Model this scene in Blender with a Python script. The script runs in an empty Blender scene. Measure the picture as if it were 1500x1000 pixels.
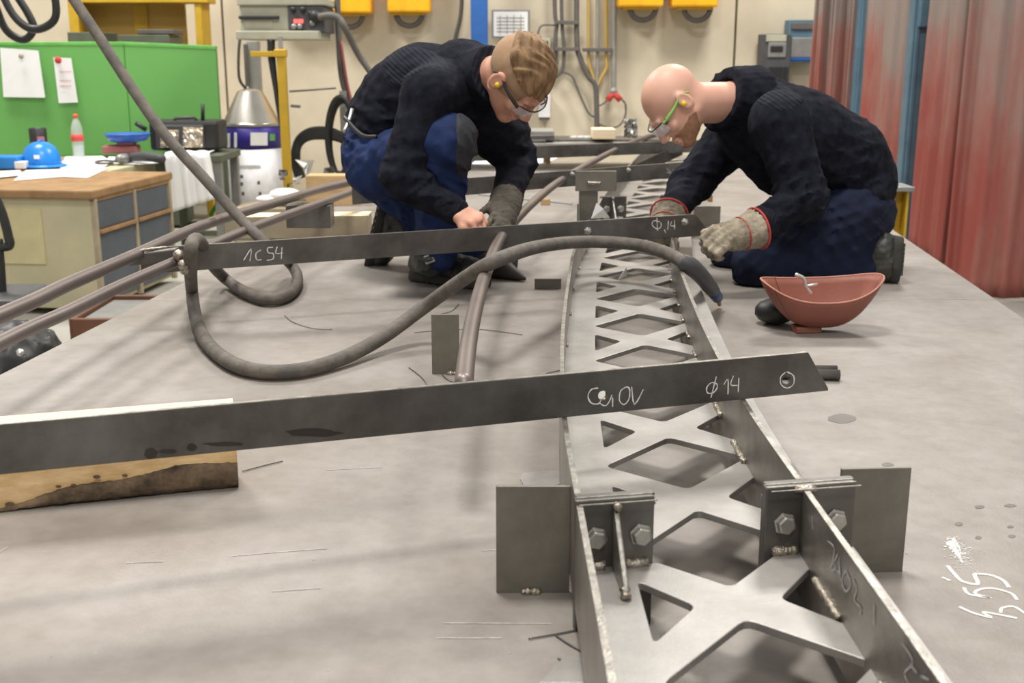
import bpy, bmesh, math, random
import numpy as np
from mathutils import Vector, Matrix
from mathutils.geometry import tessellate_polygon

random.seed(7); RNG = np.random.default_rng(7)
S = bpy.context.scene; C = S.collection; PI = math.pi
V = Vector
TZ = 0.75                                   # height of the steel work table
CAMZ = TZ + 0.70
FPX = 1664.0; TH = math.atan(414 / FPX)
# ------------------------------------------------------------------ camera, world, lights, exposure
cam = bpy.data.cameras.new('camera'); camo = bpy.data.objects.new('camera', cam); C.objects.link(camo)
camo.location = (0, 0, CAMZ); camo.rotation_euler = (PI / 2 - TH, 0, 0)
cam.sensor_width = 36; cam.lens = 36 * FPX / 1500; cam.clip_end = 100
cam.dof.use_dof = True; cam.dof.focus_distance = 2.2; cam.dof.aperture_fstop = 7.5
S.camera = camo
S.view_settings.view_transform = 'Standard'; S.view_settings.look = 'None'
S.view_settings.exposure = 0.0; S.view_settings.gamma = 1.0; S.view_settings.use_curve_mapping = False
W = bpy.data.worlds.new('hall_daylight'); S.world = W; W.use_nodes = True
W.node_tree.nodes['Background'].inputs[0].default_value = (1.0, .97, .93, 1)
W.node_tree.nodes['Background'].inputs[1].default_value = 0.56
def lamp(name, loc, size, power, col=(1, .96, .9), target=None):
    l = bpy.data.lights.new(name, 'AREA'); l.shape = 'RECTANGLE'; l.size = size[0]; l.size_y = size[1]; l.energy = power; l.color = col
    o = bpy.data.objects.new(name, l); C.objects.link(o); o.location = loc
    if target: o.rotation_euler = (V(target) - V(loc)).to_track_quat('-Z', 'Y').to_euler()
    return o
lamp('hall_lamp', (-.5, 2.6, 6.8), (1.1, 1.1), 330)
lamp('hall_lamp', (2.6, 8.5, 6.8), (1.6, 1.6), 420)
lamp('hall_lamp', (-4.0, 8.0, 6.8), (1.6, 1.6), 520)
lamp('hall_lamp', (.5, -2.5, 6.5), (2.5, 1.2), 220)

# ------------------------------------------------------------------ pixel -> world helpers (1500x1000 frame)
_f = V((0, math.cos(TH), -math.sin(TH))); _u = V((0, math.sin(TH), math.cos(TH))); CAM = V((0, 0, CAMZ))
def ray(x, y): return V((1, 0, 0)) * ((x - 750) / FPX) + _u * ((500 - y) / FPX) + _f
def P(x, y, h=0.0):                          # point at height h above the table top
    d = ray(x, y); t = (TZ + h - CAMZ) / d.z; return CAM + d * t
def J(x, y, Y):                              # point at distance Y
    d = ray(x, y); return CAM + d * (Y / d.y)
def PL(x, y, pt, n):                         # point on a plane
    d = ray(x, y); return CAM + d * ((V(pt) - CAM).dot(n) / d.dot(n))

# ------------------------------------------------------------------ materials
MATS = {}
def mat(name, col, rough=.6, metal=0.0, var=.12, scale=8, bump=0.0, bscale=60, col2=None, spec=.5, stretch=None, trans=0.0, detail=6, contrast=(.35, .68), alpha=1):
    if name in MATS: return MATS[name]
    m = bpy.data.materials.new(name); m.use_nodes = True; N = m.node_tree.nodes; L = m.node_tree.links
    b = N['Principled BSDF']
    b.inputs['Roughness'].default_value = rough; b.inputs['Metallic'].default_value = metal
    b.inputs['Specular IOR Level'].default_value = spec
    if trans: b.inputs['Transmission Weight'].default_value = trans; b.inputs['IOR'].default_value = 1.3
    if alpha < 1: b.inputs['Alpha'].default_value = alpha
    c1 = tuple(col) + (1,); c2 = tuple(col2) + (1,) if col2 else tuple(min(1, c * (1 - var * 2)) for c in col) + (1,)
    tc = N.new('ShaderNodeTexCoord'); mp = N.new('ShaderNodeMapping'); L.new(tc.outputs['Object'], mp.inputs[0])
    if stretch: mp.inputs['Scale'].default_value = stretch
    n = N.new('ShaderNodeTexNoise'); n.inputs['Scale'].default_value = scale; n.inputs['Detail'].default_value = detail; n.inputs['Roughness'].default_value = .62
    L.new(mp.outputs[0], n.inputs['Vector'])
    r = N.new('ShaderNodeValToRGB'); r.color_ramp.elements[0].position = contrast[0]; r.color_ramp.elements[1].position = contrast[1]
    r.color_ramp.elements[0].color = c2; r.color_ramp.elements[1].color = c1
    L.new(n.outputs['Fac'], r.inputs[0]); L.new(r.outputs[0], b.inputs['Base Color'])
    if bump:
        n2 = N.new('ShaderNodeTexNoise'); n2.inputs['Scale'].default_value = bscale; n2.inputs['Detail'].default_value = 4
        L.new(mp.outputs[0], n2.inputs['Vector'])
        bp = N.new('ShaderNodeBump'); bp.inputs['Strength'].default_value = bump; bp.inputs['Distance'].default_value = .004
        L.new(n2.outputs['Fac'], bp.inputs['Height']); L.new(bp.outputs[0], b.inputs['Normal'])
    MATS[name] = m; return m
def emit(name, col, s):
    m = bpy.data.materials.new(name); m.use_nodes = True; b = m.node_tree.nodes['Principled BSDF']
    b.inputs['Base Color'].default_value = tuple(col) + (1,); b.inputs['Emission Color'].default_value = tuple(col) + (1,); b.inputs['Emission Strength'].default_value = s
    return m
def ribbed(name, col, freq, axis_rot, rough=.95):
    m = mat(name, col, rough, 0, .2, 30, .25, 500, spec=.15); N = m.node_tree.nodes; L = m.node_tree.links
    tc = N.new('ShaderNodeTexCoord'); mp = N.new('ShaderNodeMapping'); mp.inputs['Rotation'].default_value = axis_rot
    L.new(tc.outputs['Object'], mp.inputs[0]); w = N.new('ShaderNodeTexWave'); w.inputs['Scale'].default_value = freq; w.bands_direction = 'X'
    w.inputs['Distortion'].default_value = .4
    L.new(mp.outputs[0], w.inputs['Vector']); bp = N.new('ShaderNodeBump'); bp.inputs['Strength'].default_value = .55; bp.inputs['Distance'].default_value = .004
    L.new(w.outputs['Fac'], bp.inputs['Height']); L.new(bp.outputs[0], N['Principled BSDF'].inputs['Normal'])
    return m
M = dict(
 table=mat('table_steel', (.325, .300, .277), .5, .15, col2=(.240, .214, .192), scale=3.4, bump=.12, bscale=180, detail=14, contrast=(.36, .66), spec=.35),
 floor=mat('floor_concrete', (.40, .385, .34), .75, 0, .1, .9, .1, 60),
 wall=mat('wall_concrete', (.66, .59, .45), .9, 0, .08, .9, .15, 20, col2=(.50, .44, .33), detail=10, contrast=(.3, .62)),
 mill=mat('mill_scale_steel', (.195, .187, .175), .40, .65, .2, 7, .08, 200, col2=(.095, .088, .08), detail=10),
 millg=mat('fixture_plate_steel', (.26, .245, .21), .48, .6, .2, 8, .08, 200, col2=(.16, .15, .125), detail=9),
 blast=mat('blasted_steel', (.40, .385, .365), .45, .5, .1, 9, .06, 260, col2=(.29, .275, .26), detail=10),
 flange=mat('flange_steel', (.30, .28, .255), .38, .75, .2, 12, .08, 160, col2=(.17, .155, .135), detail=10),
 edge=mat('bright_edge_steel', (.50, .475, .43), .36, .8, .25, 60, .2, 300),  # brighter than the flange and bar steel
 bolt=mat('zinc_bolt', (.50, .49, .45), .4, .75, .1, 60, .15, 300),
 weld=mat('weld_metal', (.55, .52, .47), .32, .85, .2, 120, .6, 300, col2=(.28, .22, .15)),
 tube=mat('tube_steel', (.21, .178, .162), .42, .55, .15, 5, .05, 150, col2=(.17, .14, .13), detail=8),
 rubber=mat('hose_rubber', (.155, .132, .108), .75, 0, .15, 25, .35, 120, col2=(.085, .077, .07)),
 black=mat('black_plastic', (.02, .02, .02), .5), darkg=mat('dark_grey_plastic', (.07, .07, .075), .55),
 chalk=mat('white_chalk', (.80, .79, .76), .95, 0, .1, 90),
 chalkd=mat('faded_chalk', (.5, .49, .47), .95, 0, .2, 90),
 wood=mat('sawn_spruce', (.86, .63, .35), .75, 0, .1, 5, .15, 80, col2=(.58, .38, .17), stretch=(.8, 9, 9)),
 woodl=mat('pale_spruce', (.84, .70, .48), .75, 0, .05, 6, .1, 80, stretch=(.8, 9, 9)),  # paler than the timber body colours
 bark=mat('spruce_bark', (.26, .18, .11), .95, 0, .3, 16, .9, 70, col2=(.055, .038, .025)),
 navy=mat('navy_knit', (.016, .0175, .027), .95, 0, .3, 28, .35, 420, spec=.12),
 rib=ribbed('navy_rib_knit', (.020, .0215, .033), 26, (0, .9, 0)),
 ribc=ribbed('navy_cuff_knit', (.016, .0175, .027), 40, (0, 0, .5)),
 jean=mat('blue_work_cloth', (.019, .038, .125), .85, 0, .2, 7, .25, 240, col2=(.009, .017, .055), spec=.2),
 jeand=mat('navy_work_cloth', (.011, .017, .045), .85, 0, .2, 7, .25, 240, col2=(.006, .008, .020), spec=.2),
 skin=mat('skin', (.64, .35, .25), .6, 0, .08, 9, .06, 300, col2=(.60, .29, .20)),
 skinp=mat('pale_skin', (.68, .41, .31), .5, 0, .06, 7, .05, 300, col2=(.64, .34, .25)),
 hair=mat('dark_blond_hair', (.31, .185, .085), .7, 0, .2, 55, .9, 90, col2=(.12, .062, .026), stretch=(1, 1, .35)),
 shave=mat('clipped_hair', (.33, .205, .115), .85, 0, .1, 60, .2, 400, col2=(.38, .24, .145)),
 beard=mat('stubble', (.26, .13, .065), .85, 0, .2, 90, .4, 500, col2=(.40, .21, .13)),
 leather=mat('boot_leather', (.055, .053, .042), .5, 0, .2, 10, .3, 90, col2=(.022, .022, .02)),
 sole=mat('boot_sole', (.05, .047, .04), .8, 0, .2, 30, .3, 90),
 glove=mat('work_glove', (.44, .385, .29), .9, 0, .2, 22, .5, 160, col2=(.17, .14, .105)),
 gloved=mat('grey_glove', (.14, .12, .095), .9, 0, .2, 14, .4, 160, col2=(.08, .068, .055)),
 red=mat('red_trim', (.6, .06, .05), .7), green=mat('partition_green', (.15, .43, .10), .55, 0, .06, 1.2, .05, 30),
 lime=mat('lime_plastic', (.25, .55, .12), .5), yplug=mat('yellow_foam', (.85, .62, .02), .8),
 yellow=mat('yellow_paint', (.58, .36, .02), .55, 0, .1, 6), yellowp=mat('ochre_panel', (.52, .34, .08), .7, 0, .08, 2),
 boxy=mat('reel_yellow', (.95, .47, .005), .45),
 white=mat('white_paper', (.85, .85, .84), .8, 0, .02, 8), blue=mat('helmet_blue', (.018, .24, .72), .3),
 dblue=mat('deep_blue', (.03, .12, .5), .35), cblue=mat('column_blue', (.02, .12, .42), .5), steelb=mat('blue_grey_post', (.10, .19, .26), .5, 0, .15, 5),
 fibre=mat('red_brown_fibre', (.26, .088, .058), .55, 0, .12, 9, .12, 120, col2=(.23, .075, .052)),
 fibrei=mat('fibre_inside', (.46, .20, .14), .65, 0, .12, 9, .1, 120),
 desk=mat('desk_beige', (.50, .46, .29), .7, 0, .12, 2.5, .05, 60, col2=(.40, .37, .24)), deskg=mat('drawer_grey', (.085, .10, .12), .6, 0, .1, 5),
 deskp=mat('desk_patch', (.56, .50, .28), .8, 0, .1, 5), brownw=mat('worn_brown_wood', (.36, .21, .09), .7, 0, .2, 8, .2, 60),
 drum=mat('drum_white', (.80, .80, .82), .5), purple=mat('drum_purple', (.035, .02, .28), .45), cone=mat('spun_metal', (.56, .54, .49), .28, .85, .05, 5),
 machine=mat('machine_beige', (.44, .43, .33), .6, 0, .1, 5), metal=mat('grey_metal', (.32, .32, .31), .45, .5), dgreen=mat('olive_grey', (.11, .125, .085), .6),
 pipe=mat('pipe_grey', (.36, .35, .32), .5, .3), piped=mat('pipe_dark', (.12, .11, .10), .6),
 ply=mat('pallet_wood', (.60, .40, .20), .8, 0, .15, 4, .1, 60, stretch=(1, 6, 6)), stone=mat('dirty_timber', (.42, .35, .24), .85, 0, .2, 5, .2, 40),
 brown=mat('brown_box', (.15, .06, .03), .6), tin=mat('bright_scrap', (.7, .69, .66), .35, .7),
)
_m = M['table']; _N = _m.node_tree.nodes; _L = _m.node_tree.links; _b = _N['Principled BSDF']; _src = _b.inputs['Base Color'].links[0].from_socket
_n = _N.new('ShaderNodeTexNoise'); _n.inputs['Scale'].default_value = 34; _n.inputs['Detail'].default_value = 8; _tc = _N.new('ShaderNodeTexCoord'); _L.new(_tc.outputs['Object'], _n.inputs['Vector'])
_r = _N.new('ShaderNodeValToRGB'); _r.color_ramp.elements[0].position = .3; _r.color_ramp.elements[0].color = (.90, .89, .88, 1); _r.color_ramp.elements[1].position = .6; _r.color_ramp.elements[1].color = (1, 1, 1, 1); _L.new(_n.outputs['Fac'], _r.inputs[0])
_x = _N.new('ShaderNodeMixRGB'); _x.blend_type = 'MULTIPLY'; _x.inputs[0].default_value = 1; _L.new(_src, _x.inputs[1]); _L.new(_r.outputs[0], _x.inputs[2]); _L.new(_x.outputs[0], _b.inputs['Base Color'])
def glass(name, col, rough=.02, alpha=.25):
    m = bpy.data.materials.new(name); m.use_nodes = True; b = m.node_tree.nodes['Principled BSDF']
    b.inputs['Base Color'].default_value = tuple(col) + (1,); b.inputs['Roughness'].default_value = rough; b.inputs['Alpha'].default_value = alpha
    b.inputs['Specular IOR Level'].default_value = 1.0; return m
M['glass'] = glass('clear_plastic', (.8, .85, .87), .08, .28)
M['lens'] = glass('clear_lens', (.75, .8, .85), .03, .3)

# ------------------------------------------------------------------ mesh builder
ORG = {}
class MB:
    def __init__(s): s.v = []; s.f = []
    def add(s, vs, fs):
        n = len(s.v); s.v += [V(p) for p in vs]; s.f += [tuple(i + n for i in f) for f in fs]; return s
    def box(s, c, d, rz=0, ry=0, rx=0, taper=1.0):
        R = Matrix.Rotation(rz, 3, 'Z') @ Matrix.Rotation(ry, 3, 'Y') @ Matrix.Rotation(rx, 3, 'X')
        vs = []
        for z in (-.5, .5):
            k = taper if z > 0 else 1
            for x, y in ((-.5, -.5), (.5, -.5), (.5, .5), (-.5, .5)): vs.append(V(c) + R @ V((x * d[0] * k, y * d[1] * k, z * d[2])))
        return s.add(vs, [(3, 2, 1, 0), (4, 5, 6, 7), (0, 1, 5, 4), (1, 2, 6, 5), (2, 3, 7, 6), (3, 0, 4, 7)])
    def obox(s, c, ax, ay, az):               # box from centre and three full edge vectors
        c, ax, ay, az = V(c), V(ax), V(ay), V(az); vs = []
        for z in (-.5, .5):
            for x, y in ((-.5, -.5), (.5, -.5), (.5, .5), (-.5, .5)): vs.append(c + ax * x + ay * y + az * z)
        return s.add(vs, [(3, 2, 1, 0), (4, 5, 6, 7), (0, 1, 5, 4), (1, 2, 6, 5), (2, 3, 7, 6), (3, 0, 4, 7)])
    def tube(s, path, r, seg=12, smooth=0, cap=True, closed=False, flat=None):
        pts = [V(p) for p in path]; rs = list(r) if hasattr(r, '__len__') else [r] * len(pts)
        if smooth: pts, rs = catmull(pts, rs, smooth, closed)
        n = len(pts); vs = []; fs = []; T0 = None; nrm = None
        for i in range(n):
            a = pts[(i - 1) % n] if (closed or i > 0) else pts[i]; b = pts[(i + 1) % n] if (closed or i < n - 1) else pts[i]
            T = (b - a).normalized()
            if nrm is None: nrm = T.orthogonal().normalized() if flat is None else (V(flat) - T * V(flat).dot(T)).normalized()
            else: nrm = (nrm - T * nrm.dot(T)).normalized()
            B = T.cross(nrm)
            for k in range(seg):
                a_ = 2 * PI * k / seg; vs.append(pts[i] + (nrm * math.cos(a_) + B * math.sin(a_)) * rs[i])
        m = n if closed else n - 1
        for i in range(m):
            for k in range(seg):
                a0 = i * seg + k; a1 = i * seg + (k + 1) % seg; b0 = ((i + 1) % n) * seg + k; b1 = ((i + 1) % n) * seg + (k + 1) % seg
                fs.append((a0, a1, b1, b0))
        if cap and not closed: fs.append(tuple(range(seg))[::-1]); fs.append(tuple((n - 1) * seg + k for k in range(seg)))
        return s.add(vs, fs)
    def lathe(s, c, prof, seg=24, axis=(0, 0, 1), a0=0, a1=2 * PI, thick=0):
        ax = V(axis).normalized(); u = ax.orthogonal().normalized(); w = ax.cross(u); c = V(c); vs = []; fs = []
        full = abs(a1 - a0 - 2 * PI) < 1e-6; ns = seg if full else seg + 1
        for r, z in prof:
            for k in range(ns):
                a = a0 + (a1 - a0) * k / seg; vs.append(c + ax * z + (u * math.cos(a) + w * math.sin(a)) * r)
        for i in range(len(prof) - 1):
            for k in range(seg):
                k2 = (k + 1) % ns; fs.append((i * ns + k, i * ns + k2, (i + 1) * ns + k2, (i + 1) * ns + k))
        if full:
            if prof[0][0] > 1e-5: fs.append(tuple(range(ns))[::-1])
            if prof[-1][0] > 1e-5: fs.append(tuple((len(prof) - 1) * ns + k for k in range(ns)))
        return s.add(vs, fs)
    def cyl(s, a, b, r, seg=16): return s.tube([a, b], r, seg)
    def ball(s, c, r, seg=12, sq=(1, 1, 1)):
        vs = []; fs = []; n = max(4, seg // 2)
        for i in range(n + 1):
            for k in range(seg):
                p = PI * i / n; a = 2 * PI * k / seg
                vs.append(V(c) + V((math.sin(p) * math.cos(a) * sq[0], math.sin(p) * math.sin(a) * sq[1], math.cos(p) * sq[2])) * r)
        for i in range(n):
            for k in range(seg): fs.append((i * seg + k, (i + 1) * seg + k, (i + 1) * seg + (k + 1) % seg, i * seg + (k + 1) % seg))
        return s.add(vs, fs)
    def plate(s, outline, holes, o, u, v, n, t, warp=None):   # polygon with holes, extruded by t along n
        o, u, v, n = V(o), V(u), V(v), V(n); loops = [outline] + holes
        mp = warp or (lambda a, b: o + u * a + v * b)
        l3 = [[mp(a, b) for a, b in lp] for lp in loops]
        l2 = [[(V((mp(a, b).x, mp(a, b).y, 0)) if warp else V((a, b, 0))) for a, b in lp] for lp in loops]
        tris = tessellate_polygon(l2); flat = [p for lp in l3 for p in lp]; k = len(flat)
        vs = flat + [p + n * t for p in flat]; fs = []
        for a, b, c in tris: fs.append((a, b, c)); fs.append((a + k, c + k, b + k))
        i = 0
        for lp in l3:
            m = len(lp)
            for j in range(m): a, b = i + j, i + (j + 1) % m; fs.append((a, b, b + k, a + k))
            i += m
        return s.add(vs, fs)
    def grid(s, fn, nu, nv, thick=0, n=None):
        vs = [fn(i / nu, j / nv) for i in range(nu + 1) for j in range(nv + 1)]
        fs = [(i * (nv + 1) + j, (i + 1) * (nv + 1) + j, (i + 1) * (nv + 1) + j + 1, i * (nv + 1) + j + 1) for i in range(nu) for j in range(nv)]
        s.add(vs, fs)
        return s
    def build(s, name, m, parent=None, smooth=False, org=None, bevel=0, solid=0, **tags):
        me = bpy.data.meshes.new(name)
        po = ORG.get(parent.name, V((0, 0, 0))) if parent else V((0, 0, 0))
        if org is None:
            if parent: org = po
            else:
                xs = [p.x for p in s.v]; ys = [p.y for p in s.v]; zs = [p.z for p in s.v]
                org = V(((min(xs) + max(xs)) / 2, (min(ys) + max(ys)) / 2, min(zs)))
        org = V(org)
        me.from_pydata([tuple(p - org) for p in s.v], [], s.f)
        bm = bmesh.new(); bm.from_mesh(me); bmesh.ops.recalc_face_normals(bm, faces=bm.faces); bm.to_mesh(me); bm.free()
        me.materials.append(m if not isinstance(m, str) else M[m])
        if smooth: me.polygons.foreach_set('use_smooth', [True] * len(me.polygons))
        o = bpy.data.objects.new(name, me); C.objects.link(o); o.location = org - po
        if parent: o.parent = parent
        ORG[o.name] = org
        if solid: md = o.modifiers.new('solid', 'SOLIDIFY'); md.thickness = solid; md.offset = 0
        if bevel: md = o.modifiers.new('bevel', 'BEVEL'); md.width = bevel; md.segments = 2; md.limit_method = 'ANGLE'; md.angle_limit = .6
        for k, v_ in tags.items(): o[k] = v_
        return o
def catmull(pts, rs, k, closed=False):
    n = len(pts); P_ = []; R_ = []
    for i in range(n if closed else n - 1):
        g = (lambda j: j % n) if closed else (lambda j: min(max(j, 0), n - 1))
        a, b, c, d = pts[g(i - 1)], pts[g(i)], pts[g(i + 1)], pts[g(i + 2)]
        for q in range(k):
            t = q / k; P_.append(.5 * ((2 * b) + (c - a) * t + (2 * a - 5 * b + 4 * c - d) * t * t + (3 * b - a - 3 * c + d) * t ** 3)); R_.append(rs[g(i)] * (1 - t) + rs[g(i + 1)] * t)
    if not closed: P_.append(pts[-1]); R_.append(rs[-1])
    return P_, R_
def thing(name, label, cat, loc, group=None):
    o = bpy.data.objects.new(name, None); C.objects.link(o); o.location = loc; o.empty_display_size = .05
    o['label'] = label; o['category'] = cat
    if group: o['group'] = group
    ORG[o.name] = V(loc); return o
def T(label, cat, group=None):
    d = dict(label=label, category=cat)
    if group: d['group'] = group
    return d
ST = dict(kind='structure')
def copy_tree(o, parent=None, loc=None):
    c = o.copy(); C.objects.link(c); c.parent = parent
    if loc is not None: c.location = loc
    for ch in list(o.children): copy_tree(ch, c)
    return c
def hexhead(mb, c, n, r, t):
    mb.lathe(c, [(r * 1.25, 0), (r * 1.25, t * .22), (r, t * .22), (r, t * .85), (r * .86, t)], 6, n)
    return mb
def rounded(poly, r, k=3):                   # fillet the corners of a 2D polygon
    out = []; n = len(poly)
    for i in range(n):
        p0, p, p1 = V(poly[i - 1]), V(poly[i]), V(poly[(i + 1) % n])
        a = (p0 - p); b = (p1 - p); ra = min(r, a.length * .45); rb = min(r, b.length * .45)
        A = p + a.normalized() * ra; B = p + b.normalized() * rb
        for q in range(k + 1):
            t = q / k; out.append(tuple(A * (1 - t) ** 2 + p * 2 * t * (1 - t) + B * t * t))
    return out
# ------------------------------------------------------------------ the setting
MB().box((0, 5, -.05), (16, 16, .1)).build('floor', 'floor', bevel=0, **ST)
WY = 11.6
bw = MB()
joints = [J(x, 100, WY).x for x in (-260, 330, 700, 1075, 1235, 1700)]
for i in range(len(joints) - 1):
    a, b = joints[i], joints[i + 1]
    p = MB().box(((a + b) / 2, WY + .1, 2.1), (b - a - .02, .2, 4.2))
    if i == 0: wall = MB().box((0, WY + .2, 2.1), (16, .12, 4.2)).build('wall_back', 'piped', org=(0, WY, 0), **ST)
    p.build('wall_panel', 'wall', wall, bevel=.008)
# concrete pier strips standing a little proud
for x in (1255,):
    MB().box((J(x, 100, WY).x, WY - .04, 2.1), (.22, .12, 4.2)).build('wall_pier', 'wall', wall, bevel=.01)
MB().box((J(702, 30, 11.2).x, 11.25, 2.1), (.16, .14, 4.2)).build('blue_column', 'cblue', None, bevel=.01, **T('blue painted steel column rising behind the fair-haired worker', 'column'))

# ------------------------------------------------------------------ the steel work table
def tx(side, Y): return (-1.171 + .1 * (Y - 2.5)) if side < 0 else (1.36 + .11 * (Y - 2.5))
tb = thing('work_table', 'large grey steel welding table the two workers kneel on', 'table', (0, 4, 0))
def tq(y0, y1, z0, z1, m, name, a=0., b=1.):
    def X(y, k): return tx(-1, y) + (tx(1, y) - tx(-1, y)) * k
    vs = [V((X(y, k), y, z)) for z in (z0, z1) for y, k in ((y0, a), (y0, b), (y1, b), (y1, a))]
    return MB().add(vs, [(3, 2, 1, 0), (4, 5, 6, 7), (0, 1, 5, 4), (1, 2, 6, 5), (2, 3, 7, 6), (3, 0, 4, 7)]).build(name, m, tb, bevel=.003)
tq(-.6, 3.335, TZ - .03, TZ, 'table', 'tabletop_plate'); tq(3.338, 8.0, TZ - .03, TZ, 'table', 'tabletop_plate')
tq(-.6, 8.0, TZ - .15, TZ - .031, 'millg', 'table_frame', .03, .97)
for y in (0, 2.6, 5.2, 7.7):
    for k in (-1, 1): MB().box((tx(k, y) - k * .16, y, (TZ - .15) / 2), (.12, .12, TZ - .15)).build('leg', 'millg', tb)
# floor-plan stains and scratches on the table are real films of chalk and rust
def blob(pts, h, m, name, lab, cat, grp=None, par=None):
    q = [P(x, y, h) for x, y in pts]; c = sum(q, V()) / len(q)
    mb = MB(); k = len(q); mb.add([c + V((0, 0, .0004))] + q + [p - V((0, 0, .0004)) for p in q], [(0, i + 1, (i + 1) % k + 1) for i in range(k)] + [(i + 1, i + 1 + k, (i + 1) % k + 1 + k, (i + 1) % k + 1) for i in range(k)])
    return mb
def stroke(mb, pts, w=.004, h=.0006, sm=4, prof=None):
    q = [P(x, y, h) for x, y in pts]; rs = [w / 2] * len(q)
    if prof: rs = [w / 2 * k for k in prof]
    q, rs = catmull(q, rs, sm); vs = []; fs = []
    for i, p in enumerate(q):
        t = (q[min(i + 1, len(q) - 1)] - q[max(i - 1, 0)]).normalized(); s_ = V((-t.y, t.x, 0)) * rs[i]
        vs += [p - s_, p + s_]
        if i: fs.append((2 * i - 2, 2 * i - 1, 2 * i + 1, 2 * i))
    return mb.add(vs, fs)
mb = MB()
stroke(mb, [(1390, 792), (1400, 806), (1410, 824)], .006, prof=(.8, 1.2, .3)); stroke(mb, [(1396, 788), (1404, 800)], .006, .0007, prof=(.9, .4))
for i in range(520):
    k = random.random() ** 1.3; x = random.gauss(1392 + 30 * k, 4.5 + 5 * k); y = random.gauss(794 + 32 * k, 4 + 5 * k); q = P(x, y, .0008); r = random.uniform(.0006, .0026) * (1 - .5 * k)
    mb.add([q + V((r, 0, 0)), q + V((0, r * .7, 0)), q + V((-r, 0, 0)), q + V((0, -r * .8, 0)), q + V((0, 0, r * .5))], [(0, 1, 4), (1, 2, 4), (2, 3, 4), (3, 0, 4)])
mb.build('chalk_smear', 'chalk', tb, kind='stuff', label='crushed white chalk smear')
mb = MB()
stroke(mb, [(1388, 828), (1398, 840), (1410, 851), (1432, 855), (1428, 843), (1430, 840), (1452, 842), (1470, 850), (1478, 860)], .0055)
stroke(mb, [(1412, 860), (1420, 870), (1452, 875), (1430, 870), (1432, 864), (1452, 861), (1480, 868), (1490, 878)], .0045)
stroke(mb, [(1405, 888), (1425, 897), (1452, 904), (1440, 896), (1465, 900), (1490, 905)], .005); stroke(mb, [(1466, 897), (1468, 890), (1485, 888), (1500, 897), (1508, 903)], .004)
stroke(mb, [(1380, 845), (1392, 850)], .004)
mb.build('chalk_mark', 'chalk', tb, kind='stuff', label='scribbled white chalk lines')
mb = MB()
for a in ([(340, 814), (410, 808), (480, 803)], [(185, 824), (240, 822)], [(0, 808), (12, 800)], [(770, 806), (733, 805), (705, 806)], [(640, 934), (735, 934)], [(650, 912), (808, 913)], [(478, 688), (560, 684)], [(398, 866), (470, 861)], [(1188, 905), (1240, 908)]): stroke(mb, a, .0022)
for i in range(60):
    q = P(random.uniform(10, 1490), random.uniform(560, 990), .0006); r = random.uniform(.0006, .0018)
    mb.add([q + V((r, 0, 0)), q + V((0, r, 0)), q + V((-r, 0, 0)), q + V((0, -r, 0))], [(0, 1, 2, 3)])
mb.build('scratch', 'chalkd', tb, kind='stuff', label='thin pale scratches and specks')
mb = MB()
for (x, y, rx, ry) in ((1234, 613, 22, 7), (1300, 680, 9, 3), (1435, 742, 8, 2.5), (1480, 740, 9, 2.5), (1405, 767, 6, 3), (1433, 787, 5, 2.5), (1482, 785, 6, 2.5), (1480, 771, 5, 2)):
    n_ = 14; q = [P(x + rx * math.cos(a * 2 * PI / n_) * random.uniform(.85, 1.1), y + ry * math.sin(a * 2 * PI / n_) * random.uniform(.85, 1.1), .0005) for a in range(n_)]
    mb.add(q, [tuple(range(n_))])
mb.build('oil_stain', mat('oil_film', (.19, .175, .155), .35, .1), tb, kind='stuff', label='dark oval oil stain')
# ------------------------------------------------------------------ lattice trusses
CL = [(.4, .268), (.9, .268), (1.3, .263), (1.7, .260), (2.1, .274), (2.45, .295), (2.9, .328), (3.25, .360), (3.8, .432), (4.5, .532), (4.9, .60), (5.4, .69), (6.0, .80), (6.8, .96), (7.8, 1.18)]
def cx(u):
    for i in range(len(CL) - 1):
        if u <= CL[i + 1][0] or i == len(CL) - 2:
            g = lambda j: CL[min(max(j, 0), len(CL) - 1)][1]
            t = (u - CL[i][0]) / (CL[i + 1][0] - CL[i][0]); a, b, c, d = g(i - 1), g(i), g(i + 1), g(i + 2)
            return .5 * (2 * b + (c - a) * t + (2 * a - 5 * b + 4 * c - d) * t * t + (3 * b - a - 3 * c + d) * t ** 3) if .0 <= t <= 1 else b + (c - b) * t
SX, SY = .983, .182
def tw(u, v, h): return V((cx(u) + v * SX, u + v * SY, TZ + h))
WEBH, TOPH = .085, .170
def flange(mb, v, u0, u1, z0, z1, t):
    n = max(2, int((u1 - u0) / .06)); vs = []; fs = []
    for i in range(n + 1):
        u = u0 + (u1 - u0) * i / n
        for z in (z0, z1):
            for dv in (0, t): vs.append(tw(u, v + dv, z))
    for i in range(n):
        a = i * 4; b = a + 4
        fs += [(a, a + 1, b + 1, b), (a + 2, b + 2, b + 3, a + 3), (a, b, b + 2, a + 2), (a + 1, a + 3, b + 3, b + 1)]
    fs += [(0, 2, 3, 1), (n * 4, n * 4 + 1, n * 4 + 3, n * 4 + 2)]
    return mb.add(vs, fs)
def bead(mb, pts, r, seed=0):
    q, _ = catmull([V(p) for p in pts], [r] * len(pts), max(3, int((V(pts[0]) - V(pts[-1])).length / .006 / max(1, len(pts) - 1))))
    return mb.tube(q, [r * random.uniform(.75, 1.3) for _ in q], 6)
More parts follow.
